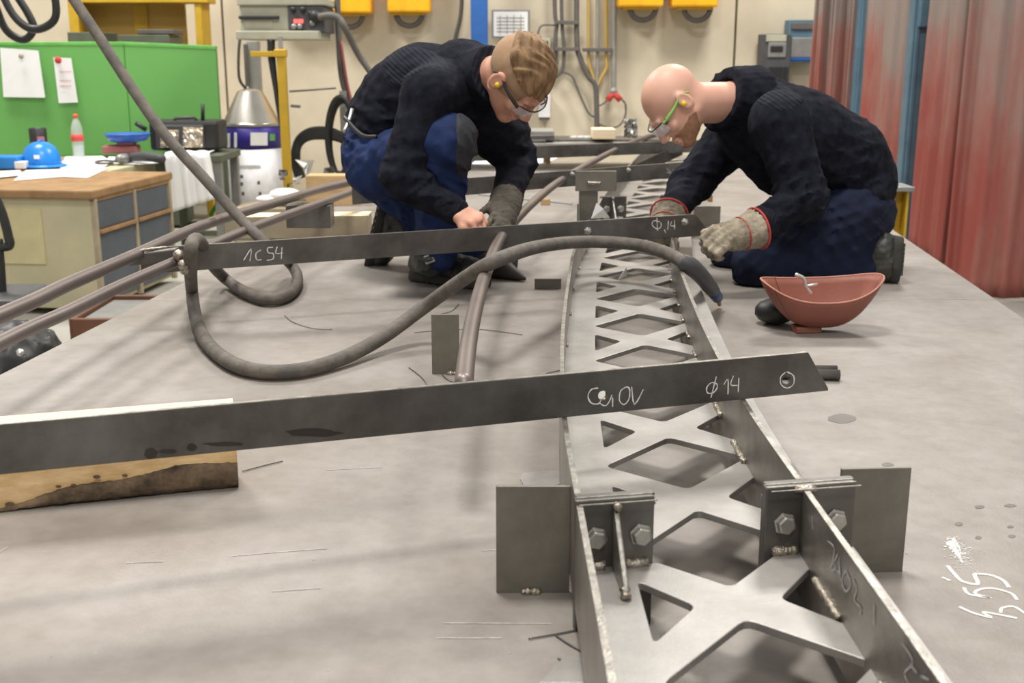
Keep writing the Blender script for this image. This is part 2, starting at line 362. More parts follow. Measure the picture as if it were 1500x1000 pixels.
def truss(u0, u1, centers, label, ends, first=False, notch=(0, 0)):
    t = thing('lattice_truss', label, 'truss', tw((u0 + u1) / 2, 0, 0))
    mb = MB(); n = int((u1 - u0) / .08); us = [u0 + (u1 - u0) * i / n for i in range(n + 1)]
    HS = .159; outline = [(u, -.18) for u in us]; c_ = centers[-1]; va = .117 * (u1 - c_ - .041) / (HS - .041)
    if notch[1]: outline += [(u1, -va), (c_ + .046, -.006), (c_ + .044, 0), (c_ + .046, .006), (u1, va)]
    outline += [(u, .185) for u in reversed(us)]; c_ = centers[0]; vb = min(.117, .117 * (c_ - .041 - u0) / (HS - .041))
    if notch[0]: outline += [(u0, vb), (c_ - .046, .006), (c_ - .044, 0), (c_ - .046, -.006), (u0, -vb)]
    holes = []
    for c in centers:
        for s in (-1, 1): holes.append(rounded([(c, s * .052), (c + .076, s * .113), (c - .076, s * .113)], .012))
    for c in centers[:-1]: holes.append(rounded([(c + .041, 0), (c + HS, -.117), (c + 2 * HS - .041, 0), (c + HS, .117)], .014))
    mb.plate(outline, holes, (0, 0, 0), (0, 0, 0), (0, 0, 0), (0, 0, -1), .010, warp=lambda u, v: tw(u, v, WEBH))
    mb.build('lattice_plate', 'blast', t, bevel=.0012)
    flange(MB(), -.187, u0, u1, .03, TOPH, .008).build('flange', 'flange', t, bevel=.0012)
    flange(MB(), .108, u0, u1, .03, TOPH, .008).build('flange', 'flange', t, bevel=.0012)
    e = MB(); flange(e, -.1868, u0 + .01, u1 - .01, TOPH - .0005, TOPH + .0004, .0076); flange(e, .1082, u0 + .01, u1 - .01, TOPH - .0005, TOPH + .0004, .0076); e.build('bright_edge', 'edge', t, label='bright top edges')  # thin brighter strips laid along both flange tops
    w = MB(); k = 0
    u = u0 + .06
    while u < u1 - .05:
        bead(w, [tw(u, .106, WEBH + .002), tw(u + (.10 if u < 2 else .05), .106, WEBH + .002)], .0055 if u < 2 else .004)
        u += .17 if u > 2 else .24
    u = u0 + .15
    while u < u1 - .05:
        bead(w, [tw(u, -.177, WEBH + .001), tw(u + .04, -.177, WEBH + .001)], .003); u += .315
    w.build('weld_bead', 'weld', t, smooth=True, kind='stuff')
    for (uu, dirn) in ends:                                # dirn -1: plate faces the camera
        th = .012
        for (va, vb, vf) in ((-.187, -.087, -.138), (.060, .182, None)):
            d = MB()
            a = tw(uu, va, 0); b = tw(uu, vb, 0); y0 = V((0, 0, 0)); off = V((-SY, SX, 0)).normalized() * th * (-1 if dirn > 0 else 1)
            ez = V((0, 0, TOPH + .004)); mid = (a + b) / 2 + off / 2 + ez / 2
            p = MB().obox(mid, b - a, off, ez).build('end_plate', 'mill' if vf is None else 'mill', t, bevel=.0015)
            fr = V((SY, -SX, 0)).normalized() * (1 if dirn < 0 else -1)
            face = (a + b) / 2 + (off if False else V((0, 0, 0)))
            if dirn < 0:
                wv = (b - a).normalized(); wd = (b - a).length
                for s in (-1, 1):
                    c = (a + b) / 2 + wv * (s * wd * (.29 if vf else .285) + (.004 if vf else 0)) + V((0, 0, .125)) + fr * .0005
                    bo = MB(); hexhead(bo, c, fr, .0125, .011); bo.build('bolt', 'bolt', t, bevel=.0012)
                m = MB()
                for q_ in (.09, .91): m.obox((a + b) / 2 + V((0, 0, TOPH + .0044)) + off * q_, (b - a) * .99, off * .16, (0, 0, .0012))
                m.obox((a + b) / 2 + V((0, 0, TOPH + .0044)) - off * 1.05, (b - a) * .99, off * .14, (0, 0, .0012)); m.build('bright_edge', 'edge', t)  # brighter strips across the end plate tops
                m = MB()
                for s in (-1, 1):
                    c0_ = (a + b) / 2 + wv * s * wd * .14; c1_ = (a + b) / 2 + wv * s * wd * .42
                    bead(m, [c0_ + V((0, 0, WEBH + .004)) + fr * .004, c1_ + V((0, 0, WEBH + .004)) + fr * .004], .0065)
                if vf:
                    g0 = (a + b) / 2 + V((0, 0, WEBH)); g1 = g0 + V((.006, -.092, 0))
                    tri = MB(); tt = wv * .007
                    q = [g0, g1, g1 + V((0, 0, .012)), g0 + V((0, 0, .083))]
                    tri.add([x - tt / 2 for x in q] + [x + tt / 2 for x in q], [(0, 1, 2, 3), (7, 6, 5, 4), (0, 4, 5, 1), (1, 5, 6, 2), (2, 6, 7, 3), (3, 7, 4, 0)])
                    tri.build('gusset', 'edge', t, bevel=.002)
                    bead(m, [g0 + V((0, 0, .082)) + fr * .003, g0 + V((0, 0, .082)) + fr * .012], .006); bead(m, [g1 + fr * .002 + V((0, 0, .002)), g1 - fr * .008 + V((0, 0, .01))], .006)
                else:
                    q = tw(uu, .112, TOPH); bead(m, [q - V((.014, 0, 0)), q + V((.014, 0, 0))], .005)
                m.build('weld_bead', 'weld', t, smooth=True, kind='stuff')
    return t
U1 = 1.335; U2 = 4.50
tr1 = truss(.13, U1, [.259, .577, .895, 1.213], 'short near truss section with X lattice plate at the bottom of the photo', [(U1, -1)], notch=(0, 1))
tr2 = truss(U1 + .026, U2 - .001, [1.213 + .318 * i for i in range(1, 11)], 'long middle lattice truss running under both flat bars with X cutouts', [(U1 + .026, 1), (U2 - .001, -1)], notch=(1, 1))
tr3 = truss(U2 + .026, 7.6, [U2 + .196 + .318 * i for i in range(0, 9)], 'farthest lattice truss beyond the flat bars, beside the bald worker\'s sleeve', [(U2 + .026, 1)], notch=(1, 0))
# chalk numbers on the inner face of the right flange of the near section
def chalk_on(parent, strokes, pt, n, w=.0022, m='chalk', lab=None, off=.0008):
    mb = MB(); n = V(n).normalized()
    for st in strokes:
        q = [PL(x, y, pt, n) + n * off for x, y in st]; q, rs = catmull(q, [w / 2] * len(q), 3); vs = []; fs = []
        for i, p in enumerate(q):
            t = (q[min(i + 1, len(q) - 1)] - q[max(i - 1, 0)]).normalized(); s_ = n.cross(t) * (w / 2) * random.uniform(.6, 1.2); vs += [p - s_, p + s_]
            if i: fs.append((2 * i - 2, 2 * i - 1, 2 * i + 1, 2 * i))
        mb.add(vs, fs)
    tg = dict(label=lab) if lab else {}
    return mb.build('chalk_mark', m, parent, kind='stuff', **tg)
fa = tw(.9, .108, .12); fb = tw(1.3, .108, .12); fn = V((-(fb - fa).y, (fb - fa).x, 0)).normalized()
chalk_on(tr1, [[(1190, 755), (1192, 775)], [(1213, 792), (1222, 800), (1222, 815), (1218, 835), (1226, 832)], [(1228, 812), (1222, 826), (1230, 838), (1230, 815), (1232, 850)], [(1240, 835), (1234, 850), (1240, 866), (1247, 855), (1240, 835)], [(1250, 848), (1256, 862), (1252, 878), (1262, 890), (1260, 900)],
               [(1281, 885), (1281, 915)], [(1322, 942), (1332, 955), (1338, 972), (1326, 985), (1332, 1000)], [(1350, 990), (1362, 995)], [(1334, 972), (1344, 985)]], fa, fn, .0026, 'chalkd', 'faint chalk number')
# ------------------------------------------------------------------ flat bars laid across
def bar(label, a, b, hz, length_ext, cut, holes, tail=None, bolts=(), hb=.068, grp=None):
    a, b = V((a[0], a[1], TZ + hz[0])), V((b[0], b[1], TZ + hz[1])); u = (b - a); Ld = u.length; u.normalize()
    t = thing('flat_bar', label, 'steel bar', (a + b) / 2)
    n = V((u.y, -u.x, 0)).normalized(); v = n.cross(u); v = v if v.z > 0 else -v
    out = [(0, 0), (Ld, 0), (Ld, .004), (Ld - cut, hb), (0, hb)]
    hs = []
    for (px, py, r) in holes:
        q = PL(px, py, a, n) - a; hx, hy = q.dot(u), q.dot(v); hs.append([(hx + r * math.cos(k * PI / 8), hy + r * math.sin(k * PI / 8)) for k in range(16)])
    MB().plate(out, hs, a, u, v, -n, .008).build('bar_body', 'mill', t, bevel=.0008)
    MB().obox(a + v * (hb + .0002) + u * ((Ld - cut) / 2) - n * .004, u * (Ld - cut - .004), v * .0007, n * .0072).build('bright_edge', 'edge', t)  # brighter strip along the bar's upper edge
    for (px, py) in bolts:
        q = PL(px, py, a, n); bo = MB(); hexhead(bo, q + n * .0003, n, .010, .008); bo.lathe(q, [(.0055, .008), (.0055, .014), (.004, .015)], 10, n)
        bo.build('bolt', 'bolt', t, bevel=.0008)
    return t, a, u, v, n
nb = bar('near black flat bar with chalk 14 mark and two open holes, on the timber side', (-1.06, 1.276), (.520, 1.793), (.171, .1705), 0, .042, [(883, 579, .0075), (1152, 556, .0075)])
nt, na, nu_, nv_, nn = nb
chalk_on(nt, [[(876, 568), (866, 570), (861, 580), (866, 590), (876, 591), (880, 586)], [(878, 590), (886, 594), (892, 588), (896, 578)], [(897, 582), (897, 595)], [(918, 566), (909, 572), (907, 586), (914, 592), (921, 584), (922, 570), (918, 566)], [(925, 566), (929, 592), (942, 570)],
              [(1050, 562), (1042, 560), (1035, 567), (1036, 575), (1044, 575), (1050, 568), (1050, 562)], [(1049, 551), (1041, 582)], [(1060, 563), (1066, 555), (1066, 577)], [(1074, 550), (1070, 563), (1080, 564)], [(1082, 553), (1081, 574)],
              [(1152, 544), (1162, 550), (1162, 562), (1153, 568), (1144, 563), (1143, 552), (1150, 545)]], na, nn, .0022, 'chalk', 'white chalk writing')
mb = MB()
for (x, y, rx, ry) in ((221, 664, 10, 8), (245, 661, 14, 3), (281, 655, 7, 5), (330, 650, 30, 3), (460, 634, 40, 6)):
    q = [PL(x + rx * math.cos(a * PI / 8) * random.uniform(.8, 1.2), y + ry * math.sin(a * PI / 8) * random.uniform(.8, 1.2), na, nn) + nn * .0005 for a in range(16)]; mb.add(q, [tuple(range(16))])
mb.build('oil_stain', mat('bar_oil', (.05, .045, .042), .3, .4), nt, kind='stuff', label='dark oil blots')
fb_ = bar('middle flat bar marked 1054 between the two workers\' hands, bolted through', (-.975, 2.945), (.615, 3.487), (.150, .1705), 0, .055, [], bolts=[(861, 338), (1003, 325)])
ft, fa_, fu, fv, fnn = fb_
chalk_on(ft, [[(357, 381), (368, 364), (366, 382)], [(382, 366), (375, 371), (376, 380), (383, 380)], [(400, 362), (392, 363), (393, 370), (400, 371), (400, 379), (391, 381)], [(406, 361), (404, 371), (414, 370)], [(413, 362), (412, 379)],
              [(967, 325), (958, 323), (955, 329), (962, 335), (968, 332), (968, 326)], [(962, 319), (963, 338)], [(973, 336), (975, 341)], [(979, 323), (978, 336)], [(984, 324), (982, 330), (989, 331)], [(988, 322), (988, 336)]], fa_, fnn, .0026, 'chalk', 'white chalk numbers')
b3 = bar('third flat bar back, bolted beside the square fixture post', (-.60, 4.29), (.83, 5.30), (.165, .1705), 0, .05, [], bolts=[(920, 249), (838, 255)])
chalk_on(b3[0], [[(976, 246), (984, 254), (977, 252)], [(985, 248), (990, 254)]], b3[1], b3[4], .004, 'chalkd')
b4 = bar('farthest flat bar lying across the table end', (-.25, 6.15), (1.15, 6.75), (.165, .1705), 0, .05, [], bolts=[])
# ------------------------------------------------------------------ handrail tubes
def pipe(name, label, pts, r, sm=6, m='tube', seg=14, cat='tube', grp=None): return MB().tube(pts, r, seg, sm).build(name, m, None, smooth=True, **T(label, cat, grp))
pipe('steel_tube', 'upper of the two long brown tubes, left of the middle bar end', [V((-1.12, .7, TZ + .21)), V((-1.085, 1.27, TZ + .215)), P(0, 462, .21), P(100, 416, .21), P(188, 378, .21), P(300, 329, .21), P(400, 298, .205), P(470, 277, .20), P(530, 262, .20), V((-.55, 5.6, TZ + .2))], .0165)
pipe('steel_tube', 'lower of the two long brown tubes, ending at the middle bar weld', [V((-.985, .7, TZ + .185)), V((-.965, 1.3, TZ + .19)), P(0, 502, .19), P(100, 456, .19), P(180, 417, .19), P(262, 381, .19), P(330, 350, .19), P(400, 322, .185), P(520, 279, .185), V((-.52, 5.5, TZ + .185))], .0145)
pipe('steel_tube', 'curved brown handrail tube crossing from the near bar up to the far bars', [P(679, 566, .2), P(686, 505, .205), P(697, 450, .21), P(714, 393, .205), P(738, 343, .20), P(786, 292, .205), P(838, 254, .20), P(915, 213, .2), P(960, 196, .2)], .0155)
w = MB()
for (x, y, h, r) in ((738, 342, .205, .016), (732, 346, .19, .010), (838, 255, .2, .02)): w.ball(P(x, y, h), r, 10)
w.build('weld_bead', 'weld', ft, smooth=True, kind='stuff')
# end joint of middle bar: forked flat with welds
mb = MB(); q0 = P(190, 380, .195); q1 = P(262, 371, .205)
mb.obox((q0 + q1) / 2 + V((0, .0, 0)), (q1 - q0), V((0, .03, 0)), (0, 0, .032)).build('end_fork', 'mill', ft, bevel=.004)
mb = MB(); mb.ball(P(190, 377, .21), .017, 10); mb.ball(P(262, 374, .21), .016, 10); mb.ball(P(268, 388, .19), .014, 10); mb.ball(P(270, 396, .175), .012, 10)
bead(mb, [P(196, 368, .22), P(245, 362, .22)], .004); mb.build('weld_bead', 'weld', ft, smooth=True, kind='stuff')
mb = MB(); mb.ball(P(540, 266, .21), .02, 8); mb.ball(P(560, 268, .21), .016, 8); mb.build('weld_bead', 'weld', b3[0], smooth=True, kind='stuff')
for k, (x0, y0, x1, y1, lab) in enumerate([(1130, 549, 1230, 548, 'upper-lying dark steel rod stub poking out behind the near bar tip'), ]):
    pass
MB().tube([P(1120, 539, .012), P(1226, 540, .012)], .008, 12).build('steel_rod', 'mill', None, smooth=True, **T('thinner dark rod, farther of the pair behind the near bar tip', 'rod'))
MB().tube([P(1120, 546, .013), P(1230, 549, .013)], .012, 14).build('steel_rod', 'mill', None, smooth=True, **T('thicker dark rod, nearer of the pair behind the near bar tip', 'rod'))
# ------------------------------------------------------------------ fixture plates tacked on the table
def fixplate(label, x0, x1, yb, hh, m='millg', dy=0, tack=True, tackx=.5, th=.006, lean=0):
    a = P(x0, yb, 0); b = P(x1, yb + dy, 0); n = V(((b - a).y, -(b - a).x, 0)).normalized()
    t = thing('fixture_plate', label, 'steel plate', (a + b) / 2)
    MB().obox((a + b) / 2 + V((0, 0, hh / 2)) - n * th / 2, b - a, n * th, (0, 0, hh)).build('plate', m, t, bevel=.0008)
    if tack:
        c = a + (b - a) * tackx; w = MB()
        for k in range(5): w.ball(c + n * .003 + (b - a).normalized() * (k - 2) * .0045 + V((0, 0, .003)), random.uniform(.004, .0065), 8)
        w.build('tack_weld', 'weld', t, smooth=True, kind='stuff')
    return t
fixplate('tall steel plate tacked upright left of the near truss bracket', 727, 834, 868, .153, tackx=.47)
fixplate('steel plate standing upright right of the near truss bracket', 1222, 1322, 840, .155, dy=-3, tack=False)
fixplate('upright plate tacked beside the curved handrail tube', 633, 673, 548, .140, tackx=.75, dy=0)
fixplate('low plate lying on edge left of the long truss', 783, 822, 423, .032, tack=False)
fixplate('dark square plate standing behind the middle bar bolt', 845, 872, 333, .10, m='mill', tack=False, dy=0)
fixplate('grey plate standing behind the middle bar tip under the bald worker', 1015, 1054, 345, .12, tack=False)
pt = thing('fixture_post', 'square steel post with a crosswise plate, behind the middle bar', 'post', P(860, 392, 0))
c = P(860, 392, 0); MB().box(c + V((0, 0, .14)), (.062, .05, .28)).build('post_tube', 'millg', pt, bevel=.003)
pc = J(873, 265, c.y - .04)
MB().box(pc, (.138, .012, .068)).build('cross_plate', 'millg', pt, bevel=.0015)
w = MB(); bead(w, [J(860, 268, c.y - .055), J(880, 268, c.y - .055)], .006); w.build('weld_bead', 'weld', pt, smooth=True, kind='stuff')
mb = MB(); q = [P(866, 320, .2), P(893, 318, .2), P(884, 306, .23), P(874, 297, .25)]
mb.add(q + [p + V((0, .004, 0)) for p in q], [(0, 1, 2, 3), (7, 6, 5, 4), (0, 4, 5, 1), (1, 5, 6, 2), (2, 6, 7, 3), (3, 7, 4, 0)]).build('paper_scrap', 'white', None, **T('torn white paper scrap standing behind the middle bar', 'paper'))
mb = MB(); q = [P(905, 410, .09), P(918, 404, .09), P(918, 391, .12)]; mb.add(q + [p + V((0, .003, 0)) for p in q], [(0, 1, 2), (5, 4, 3), (0, 3, 4, 1), (1, 4, 5, 2), (2, 5, 3, 0)]).build('paper_scrap', 'white', None, **T('small white paper corner sticking up from the lattice plate', 'paper'))
def slab(name, label, pts, th, m, cat, h=0, mid=.0008):
    o = [P(x, y, h) for x, y in pts]; k = len(o)
    mb = MB(); mb.add(o + [p + V((0, 0, th)) for p in o], [tuple(range(k))[::-1], tuple(range(k, 2 * k))] + [(i, (i + 1) % k, (i + 1) % k + k, i + k) for i in range(k)])
    return mb.build(name, m, None, bevel=mid, **T(label, cat))
slab('steel_offcut', 'light steel offcut under the near left flange at the bottom edge', [(790, 1003), (828, 962), (862, 966), (868, 1003)], .003, 'blast', 'offcut')
slab('steel_offcut', 'light steel tab just behind the tall upright plate', [(762, 702), (766, 694), (826, 690), (832, 708), (800, 716), (768, 714)], .003, 'blast', 'offcut')
# ------------------------------------------------------------------ timber
t = thing('timber', 'thick sawn timber with bark edge under the near bar', 'timber', P(180, 735, 0))
A = P(-120, 760, 0); B = P(350, 714, 0); u = (B - A).normalized(); n = V((u.y, -u.x, 0)); L_ = (B - A).length; Hh = .138; D = .062
mb = MB(); k = 22; vs = []; fs = []
for i in range(k + 1):
    s = i / k; base = A + u * L_ * s; wz = .004 + .044 * max(0, min(1, (s - .22) / .6)) ** .8 + .003 * math.sin(s * 17)       # waney lower edge
    vs += [base + n * -.006 + V((0, 0, 0)), base + n * (.002 * math.sin(9 * s)) + V((0, 0, wz)), base + V((0, 0, Hh)), base - n * D + V((0, 0, Hh)), base - n * D]
    if i:
        a_ = (i - 1) * 5; b_ = i * 5
        fs += [(a_ + j, a_ + (j + 1) % 5, b_ + (j + 1) % 5, b_ + j) for j in range(1, 5)]
fs += [(0, 1, 2, 3, 4), tuple(k * 5 + j for j in range(5))[::-1]]
mb.add(vs, fs).build('timber_body', 'wood', t)
mb = MB(); vs = []; fs = []
for i in range(61):
    s = i / 60; base = A + u * L_ * s * .999; wz = .004 + .044 * max(0, min(1, (s - .22) / .6)) ** .8 + .003 * math.sin(s * 17)
    for j, (o_, z) in enumerate(((-.004, 0), (.006, wz * .25), (.007, wz * .6), (.003, wz * .95), (-.002, wz * 1.02))):
        vs.append(base + n * (o_ + random.uniform(-.0015, .0015)) + V((0, 0, max(0, z + random.uniform(-.0015, .0015)))))
    if i: fs += [((i - 1) * 5 + j, (i - 1) * 5 + j + 1, i * 5 + j + 1, i * 5 + j) for j in range(4)]
mb.add(vs, fs).build('bark', 'bark', t, smooth=True, solid=.002, label='dark bark strip along the lower edge')
MB().obox((A + B) / 2 - n * D / 2 + V((0, 0, Hh + .0004)), u * L_, n * D, (0, 0, .0006)).build('pale_top', 'woodl', t, label='pale top face')  # thin paler slab covering the timber's top face
mb = MB()
for (x, y, r) in ((142, 697, 4), (183, 695, 3), (86, 711, 3), (108, 709, 3), (15, 737, 5), (258, 682, 3)):
    q = [PL(x + r * 1.5 * math.cos(a * PI / 5), y + r * .7 * math.sin(a * PI / 5), A, n) + n * .004 for a in range(10)]; mb.add(q, [tuple(range(10))])
mb.build('knot', 'bark', t, kind='stuff', label='small dark knots')
# ------------------------------------------------------------------ hose with torch
hp = [J(40, -160, 4.0), J(72, -60, 3.9), J(112, 5, 3.8), J(150, 62, 3.75), J(190, 124, 3.7), J(240, 195, 3.62), J(300, 262, 3.55), J(350, 318, 3.5), J(395, 362, 3.42), P(425, 386, .05), P(436, 408, .025), P(424, 430, .02), P(395, 439, .02), P(360, 428, .022), P(330, 408, .03), P(308, 384, .12), J(296, 358, 2.99), J(285, 351, 2.90), J(279, 372, 2.82), P(281, 425, .06), P(288, 470, .022), P(305, 504, .019), P(340, 532, .019), P(385, 544, .019), P(440, 542, .019), P(500, 525, .022), P(560, 494, .04), P(625, 447, .10), P(680, 408, .19), P(725, 382, .245), P(790, 361, .235), P(860, 354, .205), P(930, 358, .20), P(975, 370, .20), P(1005, 386, .19)]
ho = MB().tube(hp, .0175, 12, 8).build('welding_hose', 'rubber', None, smooth=True, **T('thick grey-brown rubber hose looping over the middle flat bar', 'hose'))
tt = thing('welding_torch', 'dark torch head with blue nozzle ring at the hose end', 'torch', P(1030, 410, .1))
MB().tube([P(998, 382, .195), P(1012, 390, .18), P(1028, 405, .14), P(1040, 420, .09), P(1046, 428, .06)], [.021, .024, .022, .021, .018], 14, 5).build('torch_handle', 'darkg', tt, smooth=True)
MB().tube([P(1043, 424, .075), P(1051, 436, .04)], [.019, .016], 14).build('nozzle_ring', mat('torch_blue', (.03, .09, .2), .5), tt, smooth=True, label='dark blue nozzle ring')
MB().tube([P(1049, 433, .045), P(1054, 446, .012)], [.009, .006], 10).build('contact_tip', mat('copper', (.5, .22, .09), .4, .8), tt, smooth=True, label='copper tip')
# ------------------------------------------------------------------ loose wires
WG = 'loose weld wire offcuts on the table'
for i, (lab, pts) in enumerate([('curved wire offcut inside the big hose loop', [(417, 462), (430, 472), (460, 481), (486, 482)]), ('curved wire offcut left of the upright plate by the tube', [(599, 538), (618, 553), (626, 566), (622, 574)]),
        ('long bent wire right of the curved tube', [(607, 487), (640, 484), (700, 482), (765, 490)]), ('wire offcut beside the timber end', [(355, 690), (385, 682), (414, 675)]), ('straight dark wire left of the near flange', [(774, 935), (810, 929), (857, 920)]),
        ('thin wire crossing below the straight dark wire', [(814, 930), (835, 944), (862, 958)]), ('lowest wire at the near flange foot', [(817, 964), (840, 969), (868, 972)]), ('tiny wire against the long truss left flange', [(800, 547), (812, 544), (822, 542)]),
        ('short curl of wire in front of the plate tack', [(648, 549), (656, 556), (668, 560)]), ('thin wire by the hose above the upright plate', [(645, 460), (662, 455), (672, 445)])]):
    MB().tube([P(x, y, .002) for x, y in pts], .0011, 6, 5).build('weld_wire', 'mill', None, smooth=True, **T(lab, 'wire', WG))
mb = MB()
# ------------------------------------------------------------------ welding shield lying on its face
sh = thing('welding_shield', 'red-brown welding hand shield lying open side up by the kneeling knees', 'welding mask', P(1205, 480, 0))
c = P(1207, 492, 0)
def shield(u_, r_):           # bowl: angle u_, radius r_
    a = u_ * 2 * PI; ca, sa = math.cos(a), math.sin(a); e = .8
    x = .158 * math.copysign(abs(ca) ** e, ca); y = .082 * math.copysign(abs(sa) ** e, sa)
    rim = .130 + .006 * ca - (.052 * (1 - ca ** 2) if sa < 0 else .016 * (1 - ca ** 2))
    r2 = r_ ** .8
    return V((c.x + x * r2, c.y + .055 + y * r2, TZ + .014 + rim * (r_ ** 2.2)))
mb = MB(); mb.grid(shield, 64, 14); o = mb.build('shield_shell', 'fibre', sh, smooth=True, solid=.004)
mb = MB(); mb.grid(lambda a, b: shield(a, b * .985) + V((0, 0, .0035)), 64, 14); mb.build('shield_lining', 'fibrei', sh, smooth=True, label='lighter pink-brown inside')
mb = MB(); mb.tube([shield(k / 64, 1.0) for k in range(64)], .0028, 6, closed=True); mb.build('shield_rim', 'fibrei', sh, smooth=True)
mb = MB(); mb.tube([shield(.60, .25 + .75 * k / 10) + V((0, -.003, 0)) for k in range(11)], .0012, 5); mb.tube([shield(.36, .2 + .8 * k / 10) + V((0, 0, .006)) for k in range(11)], .0012, 5); mb.build('seam', 'brown', sh)
q = shield(.62, .3); MB().box((c.x - .035, c.y + .05, TZ + .009), (.07, .05, .018), .1).build('window_frame', 'fibre', sh, bevel=.004)
MB().ball(P(1138, 458, .036) + V((0, .02, 0)), .042, 14, (1.35, 1.2, .85)).build('headband_pad', 'black', sh, smooth=True, label='black rounded pad at its side')
mb = MB(); q = J(1165, 403, c.y + .04); mb.tube([q + V((0, 0, .002)), q + V((.022, 0, -.008)), q + V((.03, 0, -.03)), q + V((.045, 0, -.05))], .005, 8, 4); mb.tube([q + V((.025, 0, -.03)), q + V((.06, 0, -.024))], .004, 8); mb.build('clip', 'tin', sh, smooth=True, label='silver wire clip')
# ------------------------------------------------------------------ signed-distance sculpting for people
F32 = np.float32
def A3(p): return np.array(p, dtype=F32)
def rc(a, b, r1, r2):
    a, b = A3(a), A3(b); ba = b - a; L2 = float(ba @ ba) + 1e-9
    def f(p):
        t = np.clip((p - a) @ ba / L2, 0, 1); q = p - a - t[:, None] * ba
        return np.sqrt((q * q).sum(1)) - (r1 + (r2 - r1) * t)
    return f
def el(c, r, R=None):
    c = A3(c); r = A3(r); R = np.eye(3, dtype=F32) if R is None else np.array(R, dtype=F32)
    def f(p):
        q = (p - c) @ R; k0 = np.sqrt(((q / r) ** 2).sum(1)); k1 = np.sqrt(((q / (r * r)) ** 2).sum(1)) + 1e-6
        return k0 * (k0 - 1) / k1
    return f
def bx(c, h, R=None, rr=.01):
    c = A3(c); h = A3(h) - rr; R = np.eye(3, dtype=F32) if R is None else np.array(R, dtype=F32)
    def f(p):
        q = np.abs((p - c) @ R) - h
        return np.sqrt((np.maximum(q, 0) ** 2).sum(1)) + np.minimum(q.max(1), 0) - rr
    return f
def smin(a, b, k):
    h = np.clip(.5 + .5 * (b - a) / k, 0, 1); return b + (a - b) * h - k * h * (1 - h)
def uni(fs, k=.03):
    def f(p):
        d = fs[0](p)
        for g in fs[1:]: d = smin(d, g(p), k)
        return d
    return f
def sub(f, g, k=.01): return lambda p: -smin(-f(p), g(p), k)
def cut(f, pt, n, k=.004):                    # keep the side where (p-pt).n < 0
    pt, n = A3(pt), A3(V(n).normalized()); return lambda p: -smin(-f(p), -((p - pt) @ n), k)
def inter(f, g, k=.004): return lambda p: -smin(-f(p), -g(p), k)
def folds(f, amp, wl, seed=0, reg=None):
    r = np.random.default_rng(seed); K = r.normal(size=(5, 3)).astype(F32); K /= np.linalg.norm(K, axis=1)[:, None]; ph = r.uniform(0, 6, 5)
    def g(p):
        d = f(p); w = np.zeros(len(p), F32)
        wp = p + .02 * np.sin(p[:, [1, 2, 0]] * 17 + 1.3)
        for i in range(5):
            s = np.sin(wp @ K[i] * (2 * PI / (wl * (.7 + .22 * i))) + ph[i]); w += (1 - np.abs(s)) ** 2 - .35
        a = amp / 2.2
        if reg is not None:
            q = np.zeros(len(p), F32)
            for c, rad in reg: q = np.maximum(q, np.exp(-(((p - A3(c)) ** 2).sum(1)) / rad ** 2))
            a = a * (.35 + 1.3 * q)
        return d - w * a
    return g
